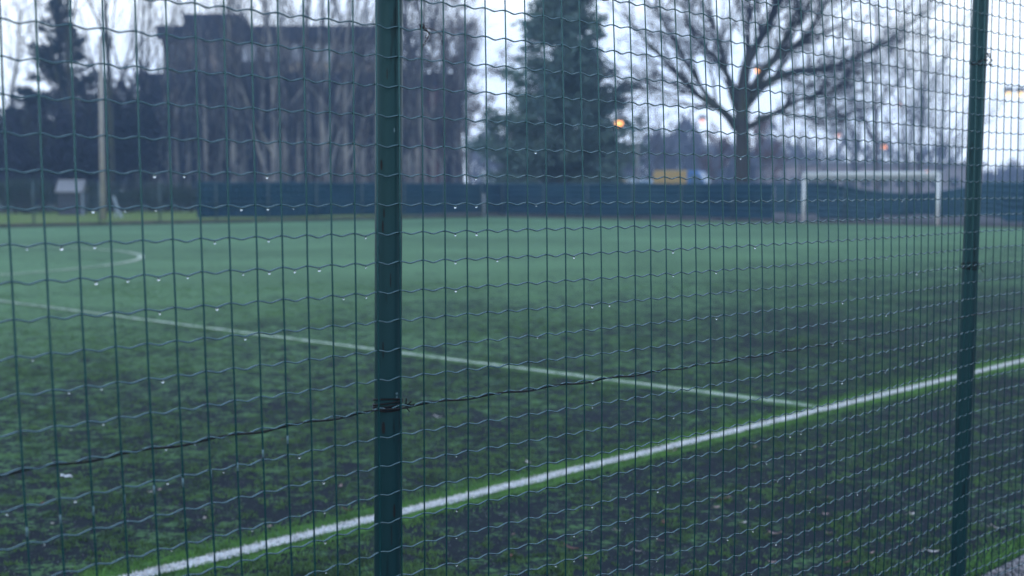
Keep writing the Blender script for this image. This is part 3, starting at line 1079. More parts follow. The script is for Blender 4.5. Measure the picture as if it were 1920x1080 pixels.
# grove of pale trees before the apartment building
G_GROVE = 'bare pale trees in front of the apartment building'
LB = 'slender bare tree with pale bark in the row before the apartment building'
protos = [make_tree('bare_tree', 100+i, (13.5, 15, 12.5, 14.5, 13)[i], (.20, .22, .17, .2, .18)[i], (MULTI if i in (0, 3) else FAST), 3, M['bark_pale'], M['twig_beige'] if i in (1, 3, 4) else M['twig'], LB, 'tree', G_GROVE) for i in range(5)]
spots = []
xs = [283, 318, 352, 390, 412, 436, 462, 486, 511, 537, 560, 585, 612, 634, 652, 676, 694, 742, 764, 786, 812, 846, 868]
for i, x in enumerate(xs):
    Y = (88, 90, 99, 84, 93, 80, 96, 86, 79, 91, 84, 97, 81, 90, 78, 86, 94, 82, 90, 79, 87, 95, 84)[i]
    p = gz(x, Y)
    s_ = rnd.uniform(.9, 1.18)
    lab = LB
    if i == 0: lab = 'pale many-stemmed bare tree nearest the concrete pole'
    if i == 1: lab = 'second pale many-stemmed bare tree right of the concrete pole, just left of the windscreen end'
    k = (0, 3, 1, 2, 4, 1, 3, 2, 0, 4, 1, 2, 3, 4, 0, 1, 2, 4, 0, 1, 3, 2, 4)[i]
    if not protos[k].get('placed'):
        protos[k]['placed'] = True
        o = protos[k]; o.location = p; o.rotation_euler = (0, 0, rnd.uniform(0, 6.3)); o.scale = (s_, s_, s_*rnd.uniform(.95, 1.1)); o['label'] = lab
    else:
        clone(protos[k], p, rnd.uniform(0, 6.3), (s_, s_, s_*rnd.uniform(.95, 1.1)), lab, G_GROVE)
for i, x in enumerate((375, 402, 450, 500, 524, 572, 598, 645, 668, 755, 776, 800, 826, 335)):
    s_ = rnd.uniform(.8, 1.05)
    clone(protos[(0, 2)[i % 2]], gz(x, 100 - (i % 4)*2.5), rnd.uniform(0, 6.3), (s_, s_, s_*rnd.uniform(.9, 1.1)), LB, G_GROVE)
for o in protos: del o['placed']

# withered-leaf tree right of the building
make_tree('leafy_tree', 231, 15.0, .22, SPREAD, 3, M['bark_grey'], M['twig'], 'tall tree with withered brown leaves between building and conifer', 'tree', None, (M['leaf_brown'], 9500, .24), gz(806, 102))
make_tree('leafy_tree', 236, 13.0, .18, SPREAD, 3, M['bark_grey'], M['twig'], 'smaller tree with withered brown leaves at the right corner of the building', 'tree', None, (M['leaf_brown'], 6000, .22), gz(852, 106))
make_tree('bare_tree', 233, 11.5, .16, FAST, 3, M['bark_pale'], M['twig_pale'], 'thin grey bare tree just left of the blue green conifer', 'tree', None, None, gz(882, 96))

# dark trees on the left
make_tree('bare_tree', 240, 16, .24, FAST, 3, M['bark'], M['twig'], 'bare tree with upswept twigs right behind the concrete pole', 'tree', None, None, gz(207, 74))
make_tree('bare_tree', 241, 15, .22, MULTI, 3, M['bark'], M['twig'], 'dark many-stemmed bare tree left of the concrete pole', 'tree', None, None, gz(150, 79))
make_tree('bare_tree', 242, 14, .2, SPREAD, 3, M['bark'], M['twig'], 'bare tree with spreading twigs at the left edge of the view', 'tree', None, None, gz(10, 92))
make_tree('bare_tree', 243, 15.5, .22, FAST, 3, M['bark_grey'], M['twig'], 'bare upright tree at the left corner of the apartment building', 'tree', None, None, gz(258, 97))


def conifer(name, seed, loc, h, rmax, prof_, m_needle, label, dens=1.0, spray=.34, droop=.10, cat='tree', group=None, nb=95, irr=(.68, 1.12)):
    rg = random.Random(seed)
    root = thing(name, loc, label, cat, group)
    tr = MB()
    tr.tube([(0, 0, 0), (.02, .03, h*.4), (0, -.02, h*.8), (0, 0, h)], [h*.022, h*.017, h*.008, .02], 8)
    V, nV = [], 0
    for i in range(nb):
        f = (i+rg.random())/nb
        f = f**.85
        z0 = h*(.05+.94*f)
        R = rmax*prof_(f)*rg.uniform(*irr)
        a = rg.uniform(0, 2*pi)
        rise = rg.uniform(-.12, .10) - droop*(1-f)
        pts = []
        m_ = 6
        for j in range(m_+1):
            s_ = j/m_
            pts.append(Vector((cos(a)*R*s_, sin(a)*R*s_, z0 + R*(rise*s_*1.4 + .22*s_*s_))))
        tr.tube(pts, [.045*(1-.8*j/m_)*(R/rmax+.2)+.006 for j in range(m_+1)], 4, caps=False)
        cnt = int(R*dens*58)
        for q in range(cnt):
            s_ = rg.random()**.7
            j = min(int(s_*m_), m_-1)
            c = pts[j].lerp(pts[j+1], s_*m_-j)
            wid = .34*R*(1-.45*s_)*.55 + .10
            c = c + Vector((rg.gauss(0, wid*.55), rg.gauss(0, wid*.55), rg.gauss(-.04, .10+.03*R)))
            e = Vector((cos(a)+rg.gauss(0, .6), sin(a)+rg.gauss(0, .6), rg.gauss(.12, .35))).normalized()*spray*rg.uniform(.5, 1.2)
            w = e.cross(Vector((rg.gauss(0, 1), rg.gauss(0, 1), rg.gauss(0, 1)))).normalized()*spray*.22*rg.uniform(.5, 1.2)
            V.append((c-w, c+w, c+e))
    tr.build('trunk', M['bark'], root, True)
    V = np.array([[tuple(p) for p in t] for t in V]).reshape(-1, 3)
    np_mesh('crown', V, np.arange(len(V)).reshape(-1, 3), m_needle, root)
    return root


conifer('conifer_tree', 14, gz(1054, 72), 15.6, 4.35, lambda f: (1.0 if f < .16 else max(.04, 1.0-.98*((f-.16)/.84)**.92)), M['needle_blue'],
        'large blue green conifer in the middle of the background', dens=1.05, nb=270, spray=.44, irr=(.60, 1.18))
conifer('conifer_tree', 6, gz(118, 86), 15.6, 4.2, lambda f: max(.04, 1-f), M['needle_dark'], 'tall dark narrow conifer left of the concrete pole', dens=1.1, spray=.4, nb=130, irr=(.6, 1.15))
conifer('conifer_tree', 9, gz(52, 84), 7.8, 3.4, lambda f: max(.05, (1-f)**.7), M['needle_dark'], 'shorter dark conifer at the far left', dens=1.2, spray=.4, nb=85)


def shrub(name, seed, loc, w, d, h, m_, label, n, sz, cat='bush', group=None, stems=14):
    rg = random.Random(seed)
    root = thing(name, loc, label, cat, group)
    st = MB()
    for i in range(stems):
        a = rg.uniform(0, 6.3); s_ = rg.random()
        st.tube([(cos(a)*w*.1, sin(a)*d*.1, 0), (cos(a)*w*.25*s_, sin(a)*d*.25*s_, h*.5), (cos(a)*w*.42*s_, sin(a)*d*.42*s_, h*.9)], [.05, .035, .012], 5, caps=False)
    st.build('trunk', M['bark'], root)
    lob = [(rg.uniform(-.36, .36)*w, rg.uniform(-.36, .36)*d, rg.uniform(.3, .78)*h, rg.uniform(.16, .3)) for _ in range(16)]
    V = []
    for i in range(n):
        lx, ly, lz, lr = lob[rg.randrange(len(lob))]
        v = Vector((rg.gauss(0, 1), rg.gauss(0, 1), rg.gauss(0, 1))).normalized()*rg.random()**.4
        c = Vector((lx + v.x*lr*w, ly+v.y*lr*d, max(.03, lz+v.z*lr*h)))
        e1 = Vector((rg.gauss(0, 1), rg.gauss(0, 1), rg.gauss(0, 1))).normalized()*sz*rg.uniform(.5, 1.3)
        e2 = Vector((rg.gauss(0, 1), rg.gauss(0, 1), rg.gauss(0, 1))).normalized()*sz*rg.uniform(.3, .8)
        V += [tuple(c), tuple(c+e1), tuple(c+e1*.5+e2)]
    V = np.array(V)
    np_mesh('crown', V, np.arange(len(V)).reshape(-1, 3), m_, root)
    return root


shrub('evergreen_bush', 21, gz(40, 68), 3.8, 2.4, 1.95, M['bush'], 'dark evergreen bush at the left beside the small shed', 5200, .13)
# leafless thicket behind the verge
THICK = mat('thicket_twigs', (0.032, 0.034, 0.058), .95, .1)
for i, (x, Y, w, h) in enumerate(((30, 78, 7, 6.2), (95, 74, 6, 6.6), (165, 84, 6, 7.8), (232, 86, 5, 9.2), (262, 104, 6, 9.6), (-40, 84, 6, 6.5))):
    shrub('leafless_thicket', 40+i, gz(x, Y), w, 4, h, THICK, ('purplish leafless thicket at the far left behind the bush', 'dense dark thicket left of the concrete pole', 'tall dark thicket just behind the concrete pole', 'high dark thicket right of the concrete pole',
          'dark thicket touching the left corner of the building', 'dark thicket beyond the left picture edge')[i], 7000, .30, 'thicket', None, 26)
for i, (x, Y, w, h) in enumerate(((225, 72, 5.5, 1.7), (300, 76, 5.5, 1.9), (345, 74, 5, 1.6))):
    shrub('clipped_hedge', 60+i, gz(x, Y), w, 1.6, h, M['bush'], ('low dark hedge right of the concrete pole', 'low dark hedge below the many-stemmed pale trees', 'low dark hedge next to the windscreen end')[i], 3200, .16, 'hedge', None, 10)

# the big bare tree, limbs as in the photo, each with its own depth
TY = 62.0
bt = thing('bare_tree', gz(1391, TY), 'big spreading bare tree with mossy limbs left of the goal', 'tree')
bi = -gz(1391, TY)


def cr6(x, y, dY=0.0): return at(1100+x*.36458, y*.36458, TY+dY)


limbs = [  # (points in detail-crop pixels, start radius, end radius, depth drift)
 ([(800, 985), (800, 900), (800, 800), (798, 700), (795, 600), (797, 500), (800, 440)], .34, .30, 0),
 ([(765, 650), (720, 590), (660, 545), (560, 480), (470, 380), (380, 290), (290, 190), (180, 60)], .17, .03, -3),
 ([(690, 560), (610, 480), (545, 375), (465, 245), (400, 130), (350, 20)], .11, .03, 1),
 ([(610, 515), (520, 475), (430, 480), (340, 455), (270, 452)], .05, .015, -2),
 ([(775, 490), (720, 385), (660, 290), (590, 230), (520, 130), (480, 0)], .13, .03, 3),
 ([(800, 450), (820, 330), (870, 230), (930, 120), (975, 20), (1000, -80)], .23, .08, -1),
 ([(815, 300), (832, 130), (825, 0), (835, -90)], .08, .03, 2),
 ([(840, 470), (930, 335), (1010, 265), (1090, 215), (1130, 170), (1200, 60), (1260, -40)], .18, .04, -2),
 ([(950, 310), (1030, 165), (1110, 60), (1180, -40)], .08, .03, -4),
 ([(835, 500), (940, 412), (1060, 368), (1200, 350), (1300, 325), (1390, 285), (1500, 225), (1600, 170), (1690, 90)], .18, .035, 3),
 ([(1000, 390), (1080, 420), (1180, 440), (1270, 405), (1340, 380)], .06, .02, 5),
 ([(815, 660), (900, 610), (1000, 560), (1090, 510), (1160, 495), (1260, 460), (1360, 395)], .13, .03, -3),
 ([(870, 600), (980, 580), (1060, 592), (1160, 605), (1290, 600)], .06, .02, -4),
 ([(815, 560), (880, 480), (960, 400), (1020, 290), (1060, 230)], .10, .03, 2),
 ([(770, 560), (735, 470), (715, 360), (690, 230), (640, 80), (620, -50)], .11, .03, -2),
]
ta, tb = MB(), MB()
rg = random.Random(77)
TW = dict(taper=.3, wob=.065, up=[.03, .03, .03], rmin=.011, trunklv=-1, n=[5, 5, 4], start=.12, ang=[(18, 45)], len=[.60, .52], rk=.58)
for li, (pp, r0, r1, drift) in enumerate(limbs):
    n = len(pp)
    pts = catmull([cr6(x, y, drift*i/(n-1)) for i, (x, y) in enumerate(pp)], 4)
    m_ = len(pts)
    rad = [(r0 + (r1-r0)*(i/(m_-1))**.7)*(1.10 if li == 0 else 1.36) for i in range(m_)]
    if li == 0:
        pts[0].z = -.2; rad[0] = .48; rad[1] = .40
    ta.tube(pts, rad, 8)
    if li == 0: continue
    ntw = 23
    for q in range(ntw):
        f = .22 + .78*(q+rg.random())/ntw
        i = min(int(f*(m_-1)), m_-2)
        p = pts[i].lerp(pts[i+1], f*(m_-1)-i)
        ax = (pts[i+1]-pts[i]).normalized()
        sd = ax.cross(Vector((rg.gauss(0, 1), rg.gauss(0, 1), rg.gauss(0, 1)))).normalized()
        an = radians(rg.uniform(20, 55))
        d = (ax*cos(an)+sd*sin(an)+Vector((0, 0, .25))).normalized()
        grow((tb, tb), p, d, rg.uniform(1.5, 3.6)*(1.15-.5*f), max(.018, rad[i]*.42), 1, 3, TW, rg)
ta.build('trunk', M['bark'], bt, True, bi)
tb.build('crown', M['twig'], bt, False, bi)

# trees right and behind
G_R = 'misty bare trees behind the goal'
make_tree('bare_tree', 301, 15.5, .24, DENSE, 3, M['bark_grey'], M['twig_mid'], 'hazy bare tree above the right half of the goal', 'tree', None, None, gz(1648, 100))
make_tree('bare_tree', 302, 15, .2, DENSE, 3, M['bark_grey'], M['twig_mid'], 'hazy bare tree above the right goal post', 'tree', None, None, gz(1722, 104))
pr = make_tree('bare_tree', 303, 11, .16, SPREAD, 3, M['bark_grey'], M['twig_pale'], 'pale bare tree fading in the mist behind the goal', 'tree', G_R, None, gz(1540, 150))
for x, Y, s_ in ((1470, 158, .9), (1600, 165, 1.05), (1500, 130, .75), (1690, 150, 1.0), (1760, 170, .95)):
    clone(pr, gz(x, Y), rnd.uniform(0, 6), (s_, s_, s_))
pb = make_tree('leafy_tree', 310, 6.6, .14, SPREAD, 2, M['bark_grey'], M['twig'], 'small round tree with rusty leaves behind the big bare tree', 'tree', None, (M['leaf_rust'], 2600, .22), gz(1432, 112))
clone(pb, gz(1338, 118), 2.0, (.9, .9, .85), 'small rusty tree between the van and the big bare tree')
pv = make_tree('bare_tree', 312, 7.2, .14, SPREAD, 3, M['bark_grey'], M['twig_mid'], 'low dense bare tree between conifer and yellow van', 'tree', None, None, gz(1188, 104))
clone(pv, gz(1226, 110), 1.4, (1, 1, .95), 'low dense bare tree right behind the yellow van')
clone(pv, gz(1140, 112), 3.4, (.9, .9, .8), 'low bare tree showing beside the conifer foot')


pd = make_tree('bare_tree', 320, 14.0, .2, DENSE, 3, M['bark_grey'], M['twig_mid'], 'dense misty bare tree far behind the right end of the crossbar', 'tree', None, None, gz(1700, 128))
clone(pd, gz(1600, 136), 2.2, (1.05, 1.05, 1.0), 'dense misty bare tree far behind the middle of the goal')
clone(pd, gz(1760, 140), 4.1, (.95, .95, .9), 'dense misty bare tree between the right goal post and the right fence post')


# far-off wood that reads as one mass
def wood(name, seed, spots_, m_, label):
    rg = random.Random(seed)
    V = []
    for (x0, x1, Y, h0, h1, n) in spots_:
        for i in range(n):
            f = rg.random()
            x = x0 + (x1-x0)*f
            hh = (h0+(h1-h0)*f)*(.82+.25*sin(x*.06+seed)*sin(x*.023)+.08*rg.random())
            p = gz(x, Y+rg.uniform(-8, 8))
            z = hh*rg.random()**.75
            s_ = rg.uniform(.7, 1.7)
            c = Vector((p.x, p.y, z))
            e1 = Vector((rg.gauss(0, .35), rg.gauss(0, .35), rg.uniform(.5, 1.6)))*s_
            e2 = Vector((rg.gauss(0, 1), rg.gauss(0, 1), rg.gauss(0, .3)))*s_*.22
            V += [tuple(c), tuple(c+e1), tuple(c+e2)]
    V = np.array(V)
    return tag(np_mesh(name, V, np.arange(len(V)).reshape(-1, 3), m_), label, 'woods', kind='stuff')


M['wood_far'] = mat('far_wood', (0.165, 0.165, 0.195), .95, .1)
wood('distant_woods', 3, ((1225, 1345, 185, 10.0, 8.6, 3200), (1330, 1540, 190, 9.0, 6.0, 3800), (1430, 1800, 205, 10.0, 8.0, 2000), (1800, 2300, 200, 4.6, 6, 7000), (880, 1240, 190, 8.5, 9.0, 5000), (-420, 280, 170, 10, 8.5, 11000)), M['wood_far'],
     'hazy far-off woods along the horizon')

# ------------------------------------------------------------------ apartment building
BY = 112.0
k = BY/FPX
bx0, bx1 = (272-960)*k, (852-960)*k
zl = lambda y: CAM_H + (353-y)*k
zlow, zup = zl(141), zl(50)
ux0, ux1 = (304-960)*k, (722-960)*k
bc = Vector(((bx0+bx1)/2, BY+7, 0))
M['upper'] = mat('upper_storey_render', (0.11, 0.10, 0.115), 0.9, noise=((0.06, 0.058, 0.075), .5, .4, .65))
bld = thing('apartment_building', bc, 'long dark apartment block with two flat roof bands behind the pale bare trees', 'building')
W_ = bx1-bx0; WU = ux1-ux0; uc = (ux0+ux1)/2 - bc.x
mb = MB(); mb.box((0, 0, (zlow-1.1)/2), (W_, 14, zlow-1.1)); mb.build('wall', M['facade'], bld)
mb = MB(); mb.box((0, 0, zlow-.55), (W_+.9, 14.9, 1.1)); mb.build('roof', M['fascia'], bld)
mb = MB(); mb.box((uc, .6, (zlow+zup-1.1)/2), (WU, 12.4, zup-1.1-zlow)); mb.build('upper_storey', M['upper'], bld)
mb = MB(); mb.box((uc, .6, zup-.55), (WU+.9, 13.3, 1.1)); mb.build('roof', M['fascia'], bld)
mb = MB(); mb.box((ux0-bc.x+3.2, 1, zup+.75), (4.6, 6, 1.5)); mb.build('roof_box', M['fascia'], bld)
front = -7.0
# beige piers, windows between them
npier = 11
for i in range(npier+1):
    x = -W_/2 + .5 + (W_-1.0)*i/npier
    if i not in (1, 5, 7, 8, 9): continue
    mb = MB(); mb.box((x, front-.12, (zlow-1.1)/2), (.5 if i % 3 else .8, .30, zlow-1.1-.01)); mb.build('pier', M['pier'] if i >= 4 or i % 2 else M['facade'], bld)
mb = MB(); xr = (817-960)*k - bc.x
mb.box((xr, front-.35, (zlow-1.1)/2), (1.7, .8, zlow-1.12)); mb.build('stair_tower', M['redwall'], bld)


M['sky_pane'] = mat('painted_sky_pane', (0.52, 0.54, 0.58), 0.5)  # sky reflection of the upper panes painted as a pale base colour
M['pier_pale'] = mat('pale_beige_panel', (0.42, 0.35, 0.26), 0.9)


def window(x, y, z, w, h, pane=None):
    f = MB()
    f.box((x, y-.05, z+h/2-.05), (w, .12, .1)); f.box((x, y-.05, z-h/2+.05), (w, .12, .1))
    f.box((x-w/2+.05, y-.05, z), (.1, .12, h-.2)); f.box((x+w/2-.05, y-.05, z), (.1, .12, h-.2)); f.box((x, y-.05, z), (.07, .12, h-.2))
    fo = f.build('window', M['frame'], bld)
    g_ = MB(); g_.box((x, y-.02, z), (w-.2, .03, h-.2)); g_.build('pane', pane or M['glass'], fo)


for fl_ in range(3):
    z = 1.75 + 2.95*fl_
    for i in range(npier):
        x = -W_/2 + .5 + (W_-1.0)*(i+.5)/npier
        if abs(x-xr) < 1.5: continue
        window(x, front, z, 1.15, 1.6 if fl_ else 1.9)
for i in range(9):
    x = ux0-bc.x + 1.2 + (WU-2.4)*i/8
    window(x, .6-6.2, (zlow+zup-1.1)/2+.35, 1.55, 1.6, M['sky_pane'] if i > 2 else None)
    if i > 4:
        mb = MB(); mb.box((x, .6-6.2-.06, (zlow+zup-1.1)/2-.85), (1.5, .14, .75)); mb.build('spandrel', M['pier_pale'], bld)
    if i < 8:
        xx = x + (WU-2.4)/16
        mb = MB(); mb.box((xx, .6-6.2-.08, (zlow+zup-1.1)/2), (.55, .2, zup-1.1-zlow-.02)); mb.build('pier', M['pier'], bld)

# long low building far behind the goal
lb0, lb1, LBY = 1436, 1842, 175.0
kk = LBY/FPX
lw = (lb1-lb0)*kk; lx = ((lb0+lb1)/2-960)*kk
lh = CAM_H + (353-303)*kk
lowb = thing('long_building', (lx, LBY+5, 0), 'long low pinkish building in the mist behind the goal', 'building')
mb = MB(); mb.box((0, 0, lh/2-.2), (lw, 9, lh-.4)); mb.build('wall', M['lowwall'], lowb)
mb = MB(); mb.box((0, 0, lh-.2), (lw+.8, 9.8, .4)); mb.build('roof', M['roof_pale'], lowb)
for i in range(12):
    x = -lw/2 + 1.5 + (lw-3)*i/11
    mb = MB(); mb.box((x, -4.52, 2.3), (1.4, .1, 1.3)); w_ = mb.build('window', M['frame'], lowb)
    mb = MB(); mb.box((x, -4.59, 2.3), (1.2, .06, 1.1)); mb.build('pane', M['glass'], w_)

# ------------------------------------------------------------------ small shed
sp = gz(134, 66)
shed = thing('garden_shed', sp, 'small dark shed with a pale pitched roof behind the far left verge', 'shed', None, .12)
shed.scale = (.8, .8, .97)
mb = MB(); mb.box((0, 0, .62), (1.35, 1.5, 1.24)); mb.build('wall', M['shed'], shed)
mb = MB()
for s_ in (-1, 1):
    mb.face([(-.82, s_*.95, 1.22), (.82, s_*.95, 1.22), (.82, 0, 1.80), (-.82, 0, 1.80)])
mb.face([(-.66, -.74, 1.24), (-.66, .74, 1.24), (-.66, 0, 1.76)]); mb.face([(.66, -.74, 1.24), (.66, .74, 1.24), (.66, 0, 1.76)])
solid(mb.build('roof', M['roof_pale'], shed), .05)
mb = MB(); mb.box((.78, -.72, .6), (.07, .07, 1.2)); mb.build('corner_post', M['board'], shed)
mb = MB(); mb.box((.2, -.77, .5), (.5, .04, 1.0)); mb.build('door', M['shed'], shed)
lp = gz(219, 60)
slide = thing('leaning_board', lp, 'narrow pale blue board leaning behind the verge right of the concrete pole', 'board')
mb = MB(); mb.box((0, 0, .52), (.10, .05, 1.05), ry=-.35); mb.build('plank', M['board'], slide)
mb = MB(); mb.box((-.12, .12, .40), (.05, .05, .82)); mb.build('prop', M['board'], slide)

# ------------------------------------------------------------------ concrete pole
cpp = gpt(194, 417)
Zt = at(188, 74, cpp.y)
pole = thing('concrete_pole', cpp, 'tall pale concrete pole on the far left grass verge', 'pole')
mb = MB(); mb.tube([(0, 0, 0), (.0, 0, Zt.z*.5), (Zt.x-cpp.x, 0, Zt.z)], [.115, .105, .09], 14); mb.build('shaft', M['conc_pole'], pole, True)
mb = MB(); mb.tube([(Zt.x-cpp.x, 0, Zt.z), (Zt.x-cpp.x, 0, Zt.z+.12)], [.10, .06], 12); mb.build('cap', M['galv'], pole, True)
mb = MB()
for z in (.85, 1.05): mb.tube([(.118*cos(a*pi/8), .118*sin(a*pi/8), z) for a in range(17)], .008, 4, caps=False)
mb.build('steel_band', M['galv'], pole)


# ------------------------------------------------------------------ street lamps
def lamp(x, y, Y, mk, label, size=.30, dirx=-1, double=False):
    hd = at(x, y, Y)
    px = hd.x - dirx*.9
    root = thing('street_lamp', (px, Y, 0), label, 'street lamp')
    mb = MB(); mb.tube([(0, 0, 0), (0, 0, hd.z*.6), (0, 0, hd.z+.05)], [.06, .05, .04], 8); mb.build('pole', M['galv'], root, True)
    heads = [dirx*.9] if not double else [dirx*.9, dirx*.9 + 22*Y/FPX]
    for hx in heads:
        mb = MB(); mb.tube(catmull([(0, 0, hd.z-.1), (hx*.4, 0, hd.z+.22), (hx, 0, hd.z+.16)], 5), .028, 6); mb.build('arm', M['galv'], root, True)
        mb = MB(); mb.tube([(hx-size*.75, 0, hd.z+.13), (hx-size*.4, 0, hd.z+.19), (hx+size*.4, 0, hd.z+.19), (hx+size*.75, 0, hd.z+.13)], [.05, size*.5, size*.5, .05], 10)
        ho = mb.build('lamp_head', M['galv'], root, True)
        mb = MB()
        nr = 8
        mb.tube([(hx, 0, hd.z + .10 - size*.45*(1+cos(pi*(1-j/nr)))*.9) for j in range(nr+1)], [max(.004, size*.45*sin(pi*j/nr)) for j in range(nr+1)], 12)
        mb.build('lens', M[mk], ho, True)
    return root


lamp(1160, 228, 63, 'lamp_hot', 'street lamp glowing bright amber at the right edge of the conifer', .40)
lamp(1420, 129, 75, 'lamp_hot', 'street lamp glowing orange among the limbs of the big bare tree', .40, 1)
lamp(1316, 223, 128, 'lamp_dim', 'faint pinkish street lamp left of the big tree trunk', .55)
lamp(1571, 249, 150, 'lamp_dim', 'faint pink street lamp high above the left goal post', .65, 1)
lamp(1657, 271, 140, 'lamp_mid', 'small orange street lamp above the middle of the crossbar', .58)
lamp(1686, 195, 108, 'lamp_dim', 'faint red lamp high in the misty twigs right of the big tree', .22)
lamp(1738, 320, 135, 'lamp_mid', 'low orange lamp just over the right end of the crossbar', .26)
lamp(1890, 171, 95, 'lamp_warm', 'double headed warm white street lamp right of the right post', .48, -1, True)
lamp(1645, 318, 150, 'lamp_dim', 'dim orange lamp just above the middle of the crossbar', .3)


# ------------------------------------------------------------------ vans
def van(loc, rz, L_, W_, H_, body, cab, label, group=None, nose=.9):
    """box van: front towards +x"""
    root = thing('delivery_van', loc, label, 'van', group, rz)
    g0 = .32
    DIV = L_*.04
    # side profile (x, z)
    xb, xf = -L_/2, L_/2
    prof_b = [(xb, g0), (xb, H_*.93), (xb+.12, H_), (DIV, H_), (DIV, g0)]
    prof_c = [(DIV+.004, g0), (DIV+.004, H_), (L_*.20, H_*.985), (L_*.20+nose*.75, H_*.56), (xf-.06, H_*.47), (xf, H_*.36), (xf, g0)]

    def prism(pr, w, bev=.05):
        mb = MB()
        n = len(pr)
        cx_ = sum(p[0] for p in pr)/n; cz_ = sum(p[1] for p in pr)/n
        rings = [(-w/2, .96), (-w/2+bev, 1.0), (w/2-bev, 1.0), (w/2, .96)]
        idx = []
        for yy, s_ in rings:
            idx.append(len(mb.v))
            for (x, z) in pr: mb.v.append((cx_+(x-cx_)*(s_ if x not in (DIV, DIV+.004) else 1), yy, cz_+(z-cz_)*s_))
        for a in range(3):
            for j in range(n):
                i0, i1 = idx[a]+j, idx[a]+(j+1) % n
                mb.f.append((i0, i1, idx[a+1]+(j+1) % n, idx[a+1]+j)); mb.mi.append(0)
        mb.f.append(tuple(range(idx[0]+n-1, idx[0]-1, -1))); mb.mi.append(0)
        mb.f.append(tuple(range(idx[3], idx[3]+n))); mb.mi.append(0)
        return mb
    prism(prof_b, W_).build('cargo_body', body, root)
    prism(prof_c, W_).build('cab', cab, root)
    # windscreen and side windows
    x0, z0, x1, z1 = L_*.20+.04, H_*.955, L_*.20+nose*.75-.03, H_*.585
    nx, nz = (z0-z1), (x1-x0); ll = sqrt(nx*nx+nz*nz); nx, nz = nx/ll*.012, nz/ll*.012
    mb = MB(); mb.face([(x0+nx, -W_*.43, z0+nz), (x1+nx, -W_*.43, z1+nz), (x1+nx, W_*.43, z1+nz), (x0+nx, W_*.43, z0+nz)])
    solid(mb.build('windscreen', M['carglass'], root), .01)
    for s_ in (-1, 1):
        yy = s_*(W_/2+.006)
        mb = MB(); mb.face([(DIV+.25, yy, H_*.60), (L_*.20+nose*.60, yy, H_*.60), (L_*.205, yy, H_*.90), (DIV+.25, yy, H_*.92)])
        solid(mb.build('side_window', M['carglass'], root), .01)
        mb = MB(); mb.box((L_*.20+nose*.55, s_*(W_/2+.12), H_*.62), (.1, .16, .24)); mb.build('mirror', M['tyre'], root)
        mb = MB(); mb.box((xf-.02, s_*W_*.36, H_*.38), (.08, .32, .18)); mb.build('headlight', M['headl'], root)
        mb = MB(); mb.box((xb-.015, s_*W_*.43, H_*.45), (.04, .12, .36)); mb.build('tail_light', M['taill'], root)
        for xx in (xb+L_*.2, xf-L_*.19):
            mb = MB(); mb.tube([(xx, s_*(W_/2-.2), .33), (xx, s_*(W_/2+.015), .33)], .33, 18)
            t_ = mb.build('wheel', M['tyre'], root)
            mb = MB(); mb.tube([(xx, s_*(W_/2+.016), .33), (xx, s_*(W_/2+.03), .33)], [.2, .17], 14); mb.build('rim', M['galv'], t_)
    mb = MB(); mb.box((xf+.02, 0, .42), (.12, W_*.96, .2)); mb.build('bumper', M['tyre'], root)
    mb = MB(); mb.box((xb-.03, 0, .42), (.12, W_*.96, .18)); mb.build('bumper', M['tyre'], root)
    return root


van(gz(1290, 86), -.40, 4.2, 1.9, 2.55, M['yellow'], M['blue'], 'yellow box van with a blue cab showing over the windscreen fence')
van(gz(1188, 88), -.95, 3.4, 1.6, 2.0, M['yellow'], M['vwhite'], 'low yellow van parked left of the big yellow van', None, .8)
van(gz(1164, 90), -1.15, 3.3, 1.6, 2.02, M['yellow'], M['vwhite'], 'small yellow van furthest left, beside the white van', None, .8)
van(gz(1216, 91), -1.1, 3.3, 1.6, 2.0, M['yellow'], M['vwhite'], 'small yellow van close behind the rear of the big yellow van', None, .8)
van(gz(1098, 84), -.4, 3.6, 1.7, 1.85, M['vwhite'], M['vwhite'], 'white van half hidden at the right foot of the conifer', None, .9)

# ------------------------------------------------------------------ air
hz = bpy.data.materials.new('misty_air'); hz.use_nodes = True
nt = hz.node_tree
for n_ in list(nt.nodes):
    if n_.type != 'OUTPUT_MATERIAL': nt.nodes.remove(n_)
pv_ = nt.nodes.new('ShaderNodeVolumePrincipled')
pv_.inputs['Color'].default_value = (0.48, 0.68, 1.0, 1)
pv_.inputs['Density'].default_value = 0.0014
nt.links.new(pv_.outputs['Volume'], nt.nodes['Material Output'].inputs['Volume'])
mb = MB(); mb.box((0, 110, 13.5), (580, 350, 29))
o = mb.build('haze', hz); tag(o, 'thin bluish mist in the air over the pitch', 'haze', kind='stuff')

# ------------------------------------------------------------------ sky and sun
w = bpy.data.worlds.new('World'); sc.world = w; w.use_nodes = True
nt = w.node_tree; N = nt.nodes; L = nt.links
bg = N['Background']
sky = N.new('ShaderNodeTexSky'); sky.sky_type = 'NISHITA'
sky.sun_disc = False
SUN_EL, SUN_ROT = radians(24), radians(205)
sky.sun_elevation = SUN_EL; sky.sun_rotation = SUN_ROT
sky.air_density = 1.0; sky.dust_density = 2.0; sky.ozone_density = 1.0
tc = N.new('ShaderNodeTexCoord')
mp = N.new('ShaderNodeMapping'); mp.inputs['Scale'].default_value = (1, 1, 2.4)
L.new(tc.outputs['Generated'], mp.inputs['Vector'])
cn = N.new('ShaderNodeTexNoise'); cn.inputs['Scale'].default_value = 2.2; cn.inputs['Detail'].default_value = 5
L.new(mp.outputs['Vector'], cn.inputs['Vector'])
cr = N.new('ShaderNodeMix'); cr.data_type = 'RGBA'
cr.inputs['A'].default_value = (12.2, 14.6, 18.6, 1)
cr.inputs['B'].default_value = (17.0, 18.2, 19.2, 1)
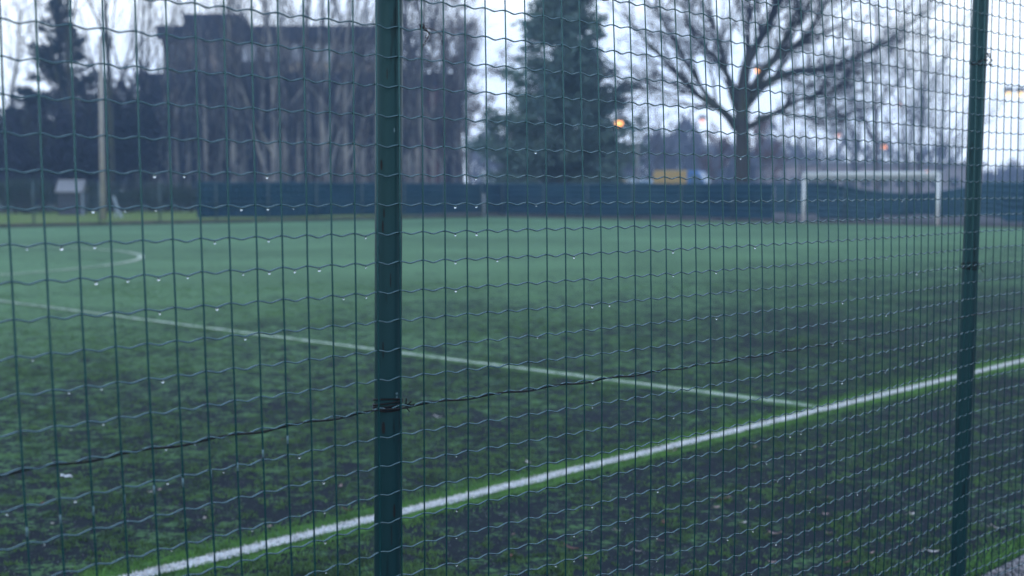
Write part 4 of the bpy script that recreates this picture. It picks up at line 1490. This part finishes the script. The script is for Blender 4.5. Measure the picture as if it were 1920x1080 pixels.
mr = N.new('ShaderNodeMapRange'); mr.inputs['From Min'].default_value = .35; mr.inputs['From Max'].default_value = .65
L.new(cn.outputs['Fac'], mr.inputs['Value']); L.new(mr.outputs['Result'], cr.inputs['Factor'])
sx = N.new('ShaderNodeSeparateXYZ'); L.new(tc.outputs['Generated'], sx.inputs['Vector'])
zr = N.new('ShaderNodeMapRange'); zr.interpolation_type = 'SMOOTHSTEP'
zr.inputs['From Min'].default_value = .10; zr.inputs['From Max'].default_value = .62
L.new(sx.outputs['Z'], zr.inputs['Value'])
ze = N.new('ShaderNodeMix'); ze.data_type = 'RGBA'
L.new(zr.outputs['Result'], ze.inputs['Factor'])
L.new(cr.outputs['Result'], ze.inputs['A']); ze.inputs['B'].default_value = (5.6, 8.4, 12.8, 1)
mx = N.new('ShaderNodeMix'); mx.data_type = 'RGBA'; mx.inputs['Factor'].default_value = .92
L.new(sky.outputs['Color'], mx.inputs['A']); L.new(ze.outputs['Result'], mx.inputs['B'])
L.new(mx.outputs['Result'], bg.inputs['Color'])
bg.inputs['Strength'].default_value = 0.1

sun = bpy.data.lights.new('sun', 'SUN'); sun.energy = 0.5; sun.angle = radians(40); sun.color = (1.0, .97, .95)
so = bpy.data.objects.new('sun', sun); COL.objects.link(so)
so.location = (0, 0, 60)
dv = Vector((sin(SUN_ROT)*cos(SUN_EL), cos(SUN_ROT)*cos(SUN_EL), sin(SUN_EL)))   # towards the sun
so.rotation_euler = (-dv).to_track_quat('-Z', 'Y').to_euler()

# ------------------------------------------------------------------ render settings
sc.render.engine = 'CYCLES'
sc.view_settings.view_transform = 'Standard'
sc.view_settings.look = 'None'
sc.view_settings.exposure = 0.0
sc.view_settings.gamma = 1.0
cy = sc.cycles
cy.use_denoising = True
try:
    cy.denoiser = 'OPENIMAGEDENOISE'
    cy.denoising_input_passes = 'RGB_ALBEDO_NORMAL'
except Exception: pass
cy.max_bounces = 6; cy.diffuse_bounces = 2; cy.glossy_bounces = 2; cy.transmission_bounces = 5; cy.volume_bounces = 1
cy.transparent_max_bounces = 8
cy.caustics_reflective = False; cy.caustics_refractive = False
print('DROPS', nd, 'OBJECTS', len(sc.objects))
